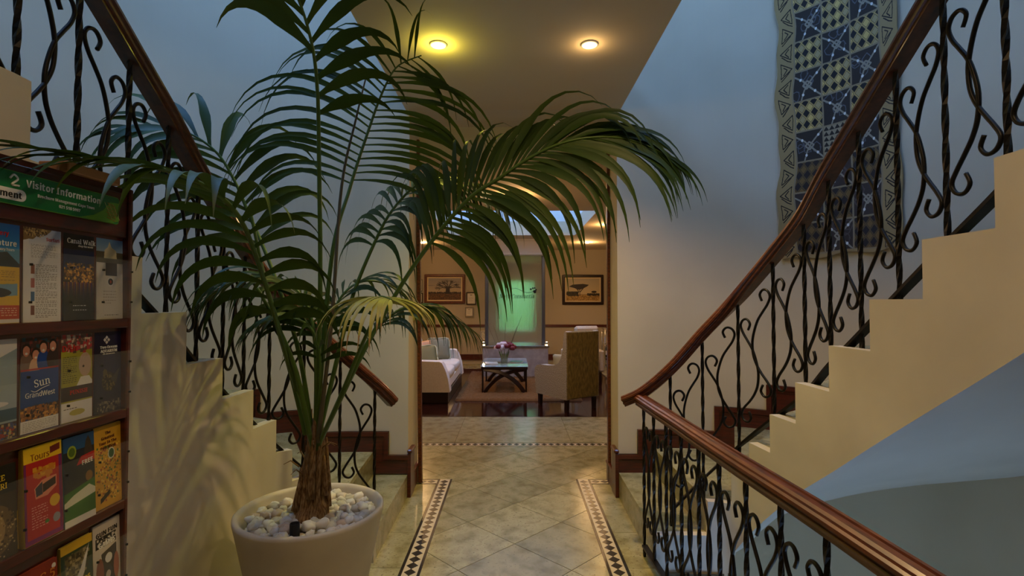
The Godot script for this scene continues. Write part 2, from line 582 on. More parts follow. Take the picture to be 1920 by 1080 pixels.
	# timber lining of the opening
	for s in [1, -1]:
		g = Geo.new()
		var xo = 0.815 if s > 0 else 0.80
		g.box(Vector3(s * (xo - 0.014), 1.43, -4.36), Vector3(0.03, 2.86, 0.05), 0.004, Basis(Vector3(0, 0, 1), 0.0 if s > 0 else 0.012))
		struct("trim_2" if s > 0 else "trim_1", g, M.rail)

func thing_struct(called: String) -> Node3D:
	var o := Node3D.new()
	o.name = called
	add_child(o, true)
	o.set_meta("kind", "structure")
	return o

func outer_at(q: float) -> Vector2:      # distance along the stairwell wall measured as x, then round the arc
	if q <= ARC_C.x: return Vector2(q, 4.04)
	var a = PI / 2 - (q - ARC_C.x) / ARC_R
	if a < 0: return Vector2(2.39, ARC_C.y - (q - ARC_C.x - PI / 2 * ARC_R))
	return ARC_C + ARC_R * Vector2(cos(a), sin(a))

func skirt_piece(g: Geo, q0: float, q1: float, y0: float, y1: float, s: int, t: float):
	var n = 1 if q1 <= ARC_C.x else 6
	var front = []; var back = []
	for i in n + 1:
		var q = lerpf(q0, q1, float(i) / n)
		var p = outer_at(q)
		var e = (outer_at(q + 0.01) - outer_at(q - 0.01)).normalized()
		var inw = Vector2(e.y, -e.x)
		back.append(p); front.append(p + inw * t)
	back.reverse()
	var poly = []
	for p in front + back: poly.append(Vector2(p.x * s, p.y))
	g.prism(poly, Vector3(0, y0, 0), Vector3(1, 0, 0), Vector3(0, 0, -1), y1 - y0)

func plan_prism(g: Geo, poly: Array, y0: float, y1: float):      # polygon of (x, depth)
	g.prism(poly, Vector3(0, y0, 0), Vector3(1, 0, 0), Vector3(0, 0, -1), y1 - y0)

func rect_poly(x0, x1, d0, d1) -> PackedVector2Array:
	return PackedVector2Array([Vector2(x0, d0), Vector2(x1, d0), Vector2(x1, d1), Vector2(x0, d1)])

func floor_tiles():
	var fl = get_node("floor")
	var h = 0.3172
	var zones = [rect_poly(-0.512, 0.528, 0.9, 4.31), rect_poly(-0.512, 0.528, 4.31, 4.436), rect_poly(-0.797, -0.512, 4.432, 5.44), rect_poly(0.528, 0.797, 4.432, 5.44), rect_poly(-0.512, 0.528, 4.436, 5.44), rect_poly(-1.9, -0.797, 4.445, 5.44), rect_poly(0.797, 1.9, 4.445, 5.44)]
	# neighbouring zones join without a joint: merge them into the passage and the strip beyond the opening
	var field = Geometry2D.merge_polygons(rect_poly(-0.512, 0.528, 0.9, 4.45), rect_poly(-0.797, 0.797, 4.432, 5.44))[0]
	field = Geometry2D.merge_polygons(field, rect_poly(-1.9, 1.9, 4.45, 5.44))[0]
	var k = 0
	for i in range(-7, 8):
		for j in range(-9, 9):
			if (i + j) % 2 == 0: continue
			var c = Vector2(0.01 + i * h, 3.26 + j * h)
			var e = h - 0.0028
			var tile = PackedVector2Array([c + Vector2(e, 0), c + Vector2(0, e), c - Vector2(e, 0), c - Vector2(0, e)])
			for piece in Geometry2D.intersect_polygons(tile, field):
				if piece.size() < 3: continue
				var g := Geo.new()
				plan_prism(g, Array(piece), -0.012, 0.0)
				put("floor_tile", g, M.stone[(i * 5 + j * 3 + 60) % 4], fl)
				k += 1
	# side strips of square-laid slabs
	for s in [[-0.83, -0.632], [0.648, 0.83]]:
		var d = 0.72
		while d < 4.3:
			var g := Geo.new()
			var d1 = minf(d + 0.4475, 4.31)
			slab(g, s[0], s[1], -0.012, 0.0, d, d1)
			put("floor_tile", g, M.stone[(int(d * 10) * 3) % 4], fl)
			d += 0.45
	var nook := Geo.new()      # slabs under the planter, between the left strip and the stair wall
	slab(nook, -1.40, -0.833, -0.012, 0.0, -0.4, 1.6)
	put("floor_tile", nook, M.stone[1], fl)
	nook = Geo.new()
	slab(nook, -1.40, -0.833, -0.012, 0.0, 1.603, 2.95)
	put("floor_tile", nook, M.stone[2], fl)
	nook = Geo.new()
	slab(nook, -2.38, 2.38, -0.012, 0.0, -3.58, 0.72)
	put("floor_tile", nook, M.stone[0], fl)
	# inlaid borders: dark fillets, pale ground, black lozenges
	var bands = [[Vector2(-0.572, 0.9), Vector2(-0.572, 4.436)], [Vector2(0.588, 0.9), Vector2(0.588, 4.436)], [Vector2(-0.80, 4.376), Vector2(-0.632, 4.376)], [Vector2(0.648, 4.376), Vector2(0.80, 4.376)], [Vector2(-1.9, 5.50), Vector2(1.9, 5.50)]]
	for bi in bands.size():
		var b = bands[bi]
		var root := Node3D.new()
		root.name = "inlaid_border"
		fl.add_child(root, true)
		var e = (b[1] - b[0]).normalized()
		var q = Vector2(-e.y, e.x)
		var L = (b[1] - b[0]).length()
		var along = func(g, t0, t1, w0, w1, y1):
			plan_prism(g, [b[0] + e * t0 + q * w0, b[0] + e * t1 + q * w0, b[0] + e * t1 + q * w1, b[0] + e * t0 + q * w1], -0.012, y1)
		var g := Geo.new()
		along.call(g, 0.0, L, -0.042, 0.042, -0.0008)
		put("pale_ground", g, M.pale_stone, root)
		for sd in [-1, 1]:
			g = Geo.new()
			var t = 0.0
			while t < L:
				along.call(g, t, minf(t + 0.298, L), sd * 0.0585, sd * 0.0435, 0.0)
				t += 0.30
			put("dark_fillet", g, M.black_stone, root)
		var n = int(L / 0.0725)
		var off = (L - n * 0.0725) / 2
		var loz := Geo.new()
		plan_prism(loz, [Vector2(0.034, 0), Vector2(0, 0.037), Vector2(-0.034, 0), Vector2(0, -0.037)] if bi < 2 else [Vector2(0.035, 0), Vector2(0, 0.034), Vector2(-0.035, 0), Vector2(0, -0.034)], -0.006, 0.0)
		var lm = loz.done()
		for i in n:
			var c = b[0] + e * (off + (i + 0.5) * 0.0725)
			var o = put("lozenge", lm, M.black_stone, root)
			o.position = Vector3(c.x, 0, -c.y)
	# plain strip before the timber floor
	for i in range(-3, 3):
		var g := Geo.new()
		slab(g, i * 0.62 + 0.0015, (i + 1) * 0.62 - 0.0015, -0.012, 0.0, 5.562, 6.80)
		put("floor_tile", g, M.stone[(i + 6) % 4], fl)

func lamp_fitting(called: String, label: String, at: Vector3, ring_r: float, col: Color, glow: float, energy: float, spot := 0.0, group := "", drop := 0.06):
	var t = thing(called, label, "ceiling light", at, group)
	var g := Geo.new(true)
	g.lathe([Vector2(ring_r * 0.72, -0.004), Vector2(ring_r * 0.80, -0.010), Vector2(ring_r, -0.006), Vector2(ring_r, 0.0)], Vector3.ZERO, 28)
	put("trim_ring", g, M.white, t)
	g = Geo.new(true)
	g.lathe([Vector2(0.0, -ring_r * 0.34), Vector2(ring_r * 0.4, -ring_r * 0.27), Vector2(ring_r * 0.72, -0.002)], Vector3.ZERO, 24)
	var em := mat(Color(1, 1, 1), 0.4)
	em.emission_enabled = true
	em.emission = col
	em.emission_energy_multiplier = glow
	put("bulb", g, em, t)
	if energy > 0.0:
		var l := OmniLight3D.new()
		l.name = "light_source"
		l.light_color = col
		l.light_energy = energy
		l.light_size = 0.035
		l.omni_range = 30.0
		l.omni_attenuation = 2.0
		l.shadow_enabled = true
		l.position = Vector3(0, -drop, 0)
		t.add_child(l)
	if spot > 0.0:
		var l := SpotLight3D.new()
		l.name = "light_beam"
		l.light_color = col
		l.light_energy = spot
		l.light_size = 0.022
		l.spot_angle = 62.0
		l.spot_angle_attenuation = 0.8
		l.spot_range = 30.0
		l.spot_attenuation = 2.0
		l.shadow_enabled = true
		l.rotation = Vector3(-PI / 2, 0, 0)
		l.position = Vector3(0, -0.02, 0)
		t.add_child(l)

func downlights():
	lamp_fitting("downlight", "small recessed ceiling light glowing yellow, on the left above the palm", Vector3(-0.436, CEIL, -3.0), 0.05, Color(0.96, 0.92, 0.36), 6.0, 0.075, 1.35, "", 0.05)
	lamp_fitting("downlight", "small recessed ceiling light glowing warm white, on the right of the passage ceiling", Vector3(0.446, CEIL, -3.0), 0.05, Color(1.0, 0.83, 0.58), 6.0, 0.028, 3.0, "", 0.05)
	for s in [-1, 1]:
		lamp_fitting("downlight", "recessed ceiling light over the entrance, above the " + ("brochure rack" if s < 0 else "guard rail"), Vector3(s * 0.44, CEIL, -0.9), 0.05, Color(1.0, 0.84, 0.60), 6.0, 0.03, 0.35 if s < 0 else 1.45)
		lamp_fitting("downlight", "recessed ceiling light behind the viewer, on the " + ("left" if s < 0 else "right"), Vector3(s * 0.9, CEIL, 1.6), 0.05, Color(1.0, 0.88, 0.72), 6.0, 0.03, 0.7)

# ---------------------------------------------------------------- stairs and balustrades
const SCROLL := [[0.30, 0.79], [0.36, 0.90], [0.30, 0.98], [0.21, 1.0], [0.11, 0.96], [0.06, 0.86], [0.13, 0.72], [0.26, 0.58], [0.40, 0.42], [0.50, 0.22], [0.56, 0.0], [0.54, -0.24], [0.45, -0.42], [0.31, -0.58], [0.15, -0.73], [0.06, -0.86], [0.11, -0.96], [0.21, -1.0], [0.30, -0.98], [0.36, -0.90], [0.30, -0.79]]
const HANDRAIL := [[-0.030, 0.027], [-0.021, 0.033], [-0.011, 0.033], [-0.009, 0.027], [0.009, 0.027], [0.011, 0.033], [0.021, 0.033], [0.030, 0.027], [0.032, 0.020], [0.040, 0.015], [0.041, 0.005], [0.033, 0.0], [0.031, -0.006], [0.037, -0.010], [0.036, -0.018], [0.028, -0.021], [0.028, -0.034], [-0.028, -0.034], [-0.028, -0.021], [-0.036, -0.018], [-0.037, -0.010], [-0.031, -0.006], [-0.033, 0.0], [-0.041, 0.005], [-0.040, 0.015], [-0.032, 0.020]]

func hand_profile() -> Array:
	return HANDRAIL.map(func(q): return Vector2(q[0], q[1]))

class Flight:
	var inner := []      # (x, depth) of each riser's inner end, from riser 1
	var along := []      # place of each riser's outer end along the wall
	var level := []      # tread heights
	func at(t: float) -> Vector2:
		var i = clampi(int(floor(t)) - 1, 0, inner.size() - 2)
		var f = t - 1 - i
		return inner[i].cubic_interpolate(inner[i + 1], inner[maxi(i - 1, 0)], inner[mini(i + 2, inner.size() - 1)], f)
	func normal(t: float) -> Vector2:
		var e = (at(t + 0.05) - at(t - 0.05)).normalized()
		return Vector2(-e.y, e.x)
	func nose(t: float) -> float:
		var i = clampi(int(floor(t)) - 1, 0, level.size() - 2)
		return lerpf(level[i], level[i + 1], t - 1 - i)
	func at_nose(y: float) -> float:
		var t = 1.0
		while t < level.size() - 0.05 and nose(t) < y: t += 0.02
		return t
	func q(t: float) -> float:
		var i = clampi(int(floor(t)) - 1, 0, along.size() - 2)
		return lerpf(along[i], along[i + 1], t - 1 - i)

func stair(called: String, label: String, s: int, f: Flight, void_below: bool):
	var root = thing(called, label, "staircase", Vector3(s * 1.2, 0, -2.8))
	var n = f.inner.size() - 1
	var P = func(v: Vector2, y: float): return Vector3(v.x * s, y, -v.y)
	var bottom = func(t: float) -> float:
		if not void_below: return 0.0
		if t < 3.0: return lerpf(-0.30, f.nose(3.0) - 0.46, clampf((t - 2.2) / 0.8, 0, 1))
		return f.nose(t) - 0.46 - 0.014 * (t - 3.0)
	var st := Geo.new()
	st.flip = s < 0
	var sub = 5
	for i in range(1, n):
		var y = f.level[i - 1] + 0.003
		var prev = f.level[i - 2] if i > 1 else (-0.3 if void_below else 0.0)
		for k in sub:
			var t0 = i + float(k) / sub
			var t1 = i + float(k + 1) / sub
			var a = f.at(t0); var b = f.at(t1)
			var a2 = a + f.normal(t0) * 0.05; var b2 = b + f.normal(t1) * 0.05
			var ya = bottom.call(t0); var yb = bottom.call(t1)
			st.smooth(true)
			st.quad(P.call(a, ya), P.call(b, yb), P.call(b, y), P.call(a, y))
			st.smooth(false)
			st.quad(P.call(a, y), P.call(b, y), P.call(b2, y), P.call(a2, y))
			st.quad(P.call(b2, yb), P.call(a2, ya), P.call(a2, y), P.call(b2, y))
			st.quad(P.call(a2, ya), P.call(b2, yb), P.call(b, yb), P.call(a, ya))
			if k == 0: st.quad(P.call(a2, prev), P.call(a, prev), P.call(a, y), P.call(a2, y))
	put_w("string_wall", st, M.plaster, root)
	for i in range(1, n):
		var poly = []
		var y = f.level[i - 1]
		for k in sub + 1:
			var t = i + float(k) / sub
			var v = f.at(t) + f.normal(t) * 0.045
			poly.append(Vector2(v.x * s, v.y))
		for k in sub + 1:
			var t = i + 1 - float(k) / sub
			var v = outer_at(f.q(t))
			poly.append(Vector2(v.x * s, v.y))
		var g := Geo.new()
		plan_prism(g, poly, y - 0.03, y)
		put_w("tread", g, M.stone[(i + 1) % 4], root)
		var a = f.at(i) + f.normal(i) * 0.045
		var b = outer_at(f.q(i))
		var d = (b - a).normalized()
		var up = Vector2(d.y, -d.x) * 0.02
		var low = f.level[i - 2] if i > 1 else 0.0
		g = Geo.new()
		var rp = []
		for v in [a, b, b + up, a + up]: rp.append(Vector2(v.x * s, v.y))
		plan_prism(g, rp, low, y - 0.03)
		put_w("riser", g, M.stone[(i + 2) % 4], root)
	if void_below:
		var g := Geo.new(true)
		g.flip = s < 0
		var rows = 60
		for k in rows:
			var t0 = lerpf(2.3, n - 0.01, float(k) / rows)
			var t1 = lerpf(2.3, n - 0.01, float(k + 1) / rows)
			for m in 6:
				var q = func(t, u):
					var a = f.at(t)
					var b = outer_at(f.q(t))
					var v = a.lerp(b, u)
					return P.call(v, bottom.call(t) - 0.13 * u * clampf((t - 2.3) / 2.0, 0, 1))
				g.quad(q.call(t0, (m + 1) / 6.0), q.call(t1, (m + 1) / 6.0), q.call(t1, m / 6.0), q.call(t0, m / 6.0))
		put_w("soffit", g, M.plaster, root)
		var a = f.at(n - 0.02)
		var b = outer_at(f.q(n - 0.02))
		g = Geo.new()
		var ep = []
		for v in [a, b, b + Vector2(0, 0.03), a + Vector2(0, 0.03)]: ep.append(Vector2(v.x * s, v.y))
		plan_prism(g, ep, bottom.call(n - 0.02) - 0.12, f.level[n - 1] - 0.01)
		put_w("end_wall", g, M.plaster, root)
	return root

# posts = [x, depth, height of the top], from the foot of the stair upwards
func balustrade(called: String, label: String, s: int, posts: Array, rail_pts: Array, drop: float, f: Flight, level_foot: float):
	var root = thing(called, label, "balustrade", Vector3(posts[1][0] * s, 0, -posts[1][1]))
	var top = []
	for p in posts: top.append(Vector3(p[0] * s, p[2], -p[1]))
	var g := Geo.new(true)
	var path = spline(rail_pts.map(func(p): return Vector3(p[0] * s, p[2], -p[1])), 8)
	sweep(g, hand_profile(), path)
	put_w("handrail", g, M.rail, root)
	# flat bottom bar
	g = Geo.new()
	var low = []
	for t in top: low.append(t + Vector3(0, -drop, 0))
	var bar = spline(low, 6)
	sweep(g, [Vector2(-0.016, 0.006), Vector2(0.016, 0.006), Vector2(0.016, -0.006), Vector2(-0.016, -0.006)] if f == null else [Vector2(-0.018, 0.006), Vector2(0.018, 0.006), Vector2(0.018, -0.006), Vector2(-0.018, -0.006)], bar)
	put_w("bottom_bar", g, M.iron, root)
	for i in top.size():
		var foot = level_foot
		if f != null:
			var t = f.at_nose(low[i].y + 0.01)
			foot = f.level[clampi(int(floor(t)) - 1, 0, f.level.size() - 1)]
			if foot > low[i].y: foot = low[i].y - 0.02
		elif i > 0: foot = low[i].y
		var pts = []
		for k in 33: pts.append(Vector3(top[i].x, lerpf(foot, top[i].y + 0.012, k / 32.0), top[i].z))
		var b := Geo.new()
		b.tube(pts, 0.0098, 0.0098, 4, TAU * 2.2)
		put_w("baluster", b, M.iron, root)
	for i in top.size() - 1:
		for role in 2:
			var A: Vector3 = top[i] if role == 0 else top[i + 1]
			var B: Vector3 = top[i + 1] if role == 0 else top[i]
			var shift = 0.0 if f == null else (0.02 if role == 0 else -0.03)
			var ctl = []
			var wide = Vector2(A.x - B.x, A.z - B.z).length()
			for q in SCROLL:
				var off = q[0] * wide / 0.22 * 0.215
				if abs(q[1]) > 0.72: off = lerpf(off, q[0] * 0.22, 0.6)      # the curls keep their size in narrow bays
				var u = off / wide + 0.03
				ctl.append(Vector3(lerpf(A.x, B.x, u), A.y - drop * 0.5 + 0.01 + shift + q[1] * drop * 0.352, lerpf(A.z, B.z, u)))
			var g2 := Geo.new(true)
			g2.tube(spline(ctl, 4), 0.0068, 0.0068, 6)
			put_w("scroll", g2, M.iron, root)

func stairs():
	var R := Flight.new()
	R.inner = [Vector2(0.80, 2.95), Vector2(1.09, 2.945), Vector2(1.205, 2.905), Vector2(1.245, 2.77), Vector2(1.265, 2.585), Vector2(1.285, 2.385), Vector2(1.292, 2.14), Vector2(1.298, 1.90), Vector2(1.293, 1.645), Vector2(1.285, 1.385), Vector2(1.27, 1.13), Vector2(1.25, 0.88), Vector2(1.23, 0.63), Vector2(1.21, 0.38), Vector2(1.20, 0.13), Vector2(1.20, -0.12), Vector2(1.20, -0.37)]
	R.along = [0.81, 1.076, 1.678, 2.135, 2.591, 3.01, 3.43, 3.78, 4.10, 4.39, 4.66, 4.92, 5.18, 5.43, 5.68, 5.93, 6.18]
	for i in 17: R.level.append(minf(0.188 * (i + 1), 3.29))
	var L := Flight.new()
	L.inner = [Vector2(0.80, 3.02), Vector2(1.02, 3.02), Vector2(1.14, 2.97), Vector2(1.20, 2.85), Vector2(1.262, 2.79), Vector2(1.285, 2.586), Vector2(1.292, 2.322), Vector2(1.298, 2.07), Vector2(1.293, 1.81), Vector2(1.24, 1.51), Vector2(1.168, 1.247), Vector2(1.172, 1.0), Vector2(1.18, 0.75), Vector2(1.19, 0.5), Vector2(1.20, 0.25), Vector2(1.20, 0.0), Vector2(1.20, -0.3)]
	L.along = [0.81, 1.076, 1.678, 2.135, 2.591, 3.01, 3.35, 3.63, 3.92, 4.22, 4.55, 4.82, 5.07, 5.32, 5.57, 5.82, 6.12]
	L.level = [0.17, 0.345, 0.52, 0.69, 0.865, 1.06, 1.245, 1.455, 1.65, 1.84, 2.03, 2.21, 2.39, 2.58, 2.77, 2.96, 3.15]
	stair("curved_staircase", "curved white plastered staircase with stone treads, climbing on the right over an open stairwell", 1, R, true)
	stair("curved_staircase", "curved white plastered staircase climbing on the left behind the potted palm", -1, L, false)
	var rp = [[0.925, 3.08, 1.064], [1.09, 3.01, 1.276], [1.25, 2.90, 1.49], [1.325, 2.655, 1.698], [1.354, 2.42, 1.86], [1.351, 2.22, 2.02], [1.349, 2.02, 2.165], [1.35, 1.82, 2.315], [1.346, 1.61, 2.465], [1.348, 1.41, 2.61], [1.33, 1.19, 2.77], [1.31, 0.97, 2.93], [1.29, 0.75, 3.09], [1.27, 0.53, 3.25], [1.26, 0.31, 3.41]]
	var rr = [[0.69, 3.235, 0.885], [0.79, 3.16, 0.955]]
	for p in rp: rr.append([p[0], p[1], p[2] + 0.035])
	balustrade("stair_balustrade", "wrought iron scrollwork balustrade with a red-brown wooden handrail climbing the right-hand stairs", 1, rp, rr, 0.79, R, 0.0)
	var lp = [[0.825, 3.12, 0.977], [1.003, 3.03, 1.168], [1.174, 2.93, 1.36], [1.299, 2.78, 1.56], [1.343, 2.60, 1.73], [1.349, 2.42, 1.87], [1.351, 2.22, 2.02], [1.349, 2.02, 2.19], [1.35, 1.81, 2.35], [1.345, 1.59, 2.51], [1.335, 1.38, 2.67], [1.31, 1.16, 2.83], [1.28, 0.94, 2.99], [1.26, 0.72, 3.15], [1.25, 0.50, 3.31]]
	var lr = [[0.735, 3.20, 0.885]]
	for p in lp: lr.append([p[0], p[1], p[2] + 0.035])
	balustrade("stair_balustrade", "wrought iron scrollwork balustrade with a dark wooden handrail climbing the left-hand stairs behind the palm", -1, lp, lr, 0.79, L, 0.0)
	var gp = []
	var gr = []
	for q in [[0.773, 3.10], [0.780, 2.91], [0.790, 2.71], [0.800, 2.50], [0.807, 2.285], [0.815, 2.08], [0.825, 1.865], [0.838, 1.65], [0.85, 1.43], [0.858, 1.22], [0.865, 1.0], [0.87, 0.78], [0.875, 0.56]]:
		gp.append([q[0], q[1], 0.875])
		gr.append([q[0], q[1], 0.908])
	gr.push_front([0.768, 3.17, 0.908])
	gr.append([0.877, 0.40, 0.908])
	balustrade("guard_balustrade", "level wrought iron guard rail with moulded brown wooden top along the open stairwell edge", 1, gp, gr, 0.81, null, 0.0)

# ---------------------------------------------------------------- appliqué wall hanging on the curved wall
func tapestry():
	var p := Pic.new(512, 1344, Color(0.62, 0.52, 0.34))
	var tan = [Color(0.72, 0.60, 0.36), Color(0.52, 0.44, 0.28)]
	var dark = Color(0.10, 0.085, 0.085)
	var night = Color(0.19, 0.155, 0.125)
	var rope = Color(0.58, 0.54, 0.47)
	var rows = 10
	var x0 = 0.145; var x1 = 0.845
	var y0 = 0.01; var y1 = 0.985
	for r in rows:
		for c in 3:
			var lx = lerpf(x0, x1, c / 3.0); var rx = lerpf(x0, x1, (c + 1) / 3.0)
			var ty = lerpf(y0, y1, float(r) / rows); var by = lerpf(y0, y1, float(r + 1) / rows)
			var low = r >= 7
			var lattice = (r + c) % 2 == 1
			var at = func(u, v): return Vector2(lerpf(lx, rx, u), lerpf(ty, by, v))
			if not lattice:
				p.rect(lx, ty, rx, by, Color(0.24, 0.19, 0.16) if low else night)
				p.r.seed = r * 7 + c
				for k in 4:      # worn loops stitched in grey
					var o = Vector2(p.r.randf_range(0.1, 0.8), p.r.randf_range(0.1, 0.8))
					var loop = []
					for j in 9: loop.append(at.call(clampf(o.x + 0.16 * cos(j * 0.8) * p.r.randf_range(0.6, 1.2), 0.02, 0.98), clampf(o.y + 0.17 * sin(j * 0.8) * p.r.randf_range(0.6, 1.2), 0.02, 0.98)))
					p.path(loop, 0.007, Color(0.36, 0.36, 0.38) if not low else Color(0.33, 0.28, 0.27))
				p.path([at.call(0.02, 0.15), at.call(0.35, 0.35), at.call(0.62, 0.62), at.call(0.98, 0.95)], 0.010, rope)
				p.path([at.call(0.30, 0.97), at.call(0.42, 0.66), at.call(0.60, 0.42), at.call(0.98, 0.04)], 0.010, rope)
				p.path([at.call(0.5, 0.38), at.call(0.66, 0.50), at.call(0.5, 0.64), at.call(0.36, 0.50), at.call(0.5, 0.38)], 0.008, rope)
				for e in [Vector2(0.25, 0.29), Vector2(0.78, 0.76), Vector2(0.37, 0.8), Vector2(0.82, 0.2)]:
					var q = at.call(e.x, e.y)
					p.disc(q.x, q.y, 0.010, 0.0045, Color(0.86, 0.85, 0.82))
			elif r in [6, 7] and (r == 6 or c == 1):
				p.rect(lx, ty, rx, by, Color(0.60, 0.54, 0.43))
				for a in 6:
					for b in 5:
						var u0 = b / 5.0; var v0 = a / 6.0
						p.poly([at.call(u0 + 0.1, v0 + 0.01), at.call(u0 + 0.2, v0 + 0.15), at.call(u0, v0 + 0.15)], Color(0.16, 0.12, 0.08))
			else:
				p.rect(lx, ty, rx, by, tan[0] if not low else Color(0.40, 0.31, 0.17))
				for a in range(-1, 7):
					for b in range(-1, 6):
						var u0 = (b + (0.5 if a % 2 else 0.0)) / 3.4 + 0.12; var v0 = a / 5.5 + 0.07
						var dia = func(k, c2):
							var pts = []
							for e in [Vector2(0, -0.155), Vector2(0.135, 0), Vector2(0, 0.155), Vector2(-0.135, 0)]:
								pts.append(at.call(clampf(u0 + e.x * k, 0, 1), clampf(v0 + e.y * k, 0, 1)))
							p.poly(pts, c2)
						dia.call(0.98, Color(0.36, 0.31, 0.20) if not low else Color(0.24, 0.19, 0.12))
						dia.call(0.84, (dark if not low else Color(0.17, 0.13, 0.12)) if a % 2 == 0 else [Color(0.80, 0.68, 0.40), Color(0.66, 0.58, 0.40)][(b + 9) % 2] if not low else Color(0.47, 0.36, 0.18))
			p.path([at.call(0, 0), at.call(1, 0), at.call(1, 1), at.call(0, 1), at.call(0, 0)], 0.013, Color(0.56, 0.49, 0.37))
	# angular outlined motifs down both side borders
	for sd in 2:
		var bx = 0.02 if sd == 0 else 0.86
		var k = 0
		while k < 17:
			var t = 0.012 + k * 0.0578
			var m = func(u, v): return Vector2(bx + u * 0.115, t + v * 0.054)
			p.path([m.call(0.1, 0.05), m.call(0.15, 0.95), m.call(0.9, 0.45), m.call(0.1, 0.05)] if k % 2 == 0 else [m.call(0.9, 0.05), m.call(0.85, 0.95), m.call(0.1, 0.55), m.call(0.9, 0.05)], 0.007, Color(0.12, 0.09, 0.06))
			p.path([m.call(0.3, 0.3), m.call(0.55, 0.45), m.call(0.3, 0.75)] if k % 2 == 0 else [m.call(0.7, 0.3), m.call(0.45, 0.55), m.call(0.7, 0.78)], 0.006, Color(0.12, 0.09, 0.06))
			p.path([m.call(0.75, 0.6), m.call(0.35, 0.98), m.call(0.2, 1.1)] if k % 2 == 0 else [m.call(0.2, 0.7), m.call(0.6, 1.0), m.call(0.85, 1.1)], 0.006, Color(0.12, 0.09, 0.06))
			k += 1
	p.r.seed = 5
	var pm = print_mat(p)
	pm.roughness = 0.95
	pm.rim_enabled = true
	pm.rim = 0.3
	# cloth hung against the wall: follows its curve, with a wavering edge
	var a0 = deg_to_rad(51.5); var a1 = deg_to_rad(13.5)
	var top = 4.02; var low = 1.80
	var root = thing("wall_hanging", "tall tan and indigo patchwork cloth with rope-like stitching, hung behind the right-hand stairs", "tapestry", Vector3(1.85, low, -3.55))
	var g := Geo.new(true)
	var nu = 20; var nv = 40
	var P = func(u, v, t):
		var wav = 0.010 * sin(v * 17.0) + 0.007 * sin(v * 41.0 + 1.0)
		var a = lerpf(a0, a1, u) + (wav if u < 0.5 else -wav * 0.7) * abs(u - 0.5) * 2.0
		var r = ARC_R - 0.014 - 0.008 * (0.5 + 0.5 * sin(u * 19.0 + v * 5.0)) - t
		var y = lerpf(top, low, v) + (0.012 * sin(u * 14.0) + 0.03 * u if v > 0.99 else 0.0)
		var q = ARC_C + r * Vector2(cos(a), sin(a))
		return Vector3(q.x, y, -q.y)
	for i in nu:
		for j in nv:
			var u = float(i) / nu; var u2 = float(i + 1) / nu
			var v = float(j) / nv; var v2 = float(j + 1) / nv
			g.quad(P.call(u, v2, 0.004), P.call(u2, v2, 0.004), P.call(u2, v, 0.004), P.call(u, v, 0.004), Vector2(u, v2), Vector2(u2, v2), Vector2(u2, v), Vector2(u, v))
			g.quad(P.call(u2, v2, 0.0), P.call(u, v2, 0.0), P.call(u, v, 0.0), P.call(u2, v, 0.0), Vector2(u2, v2), Vector2(u, v2), Vector2(u, v), Vector2(u2, v))
	put_w("cloth", g, pm, root)

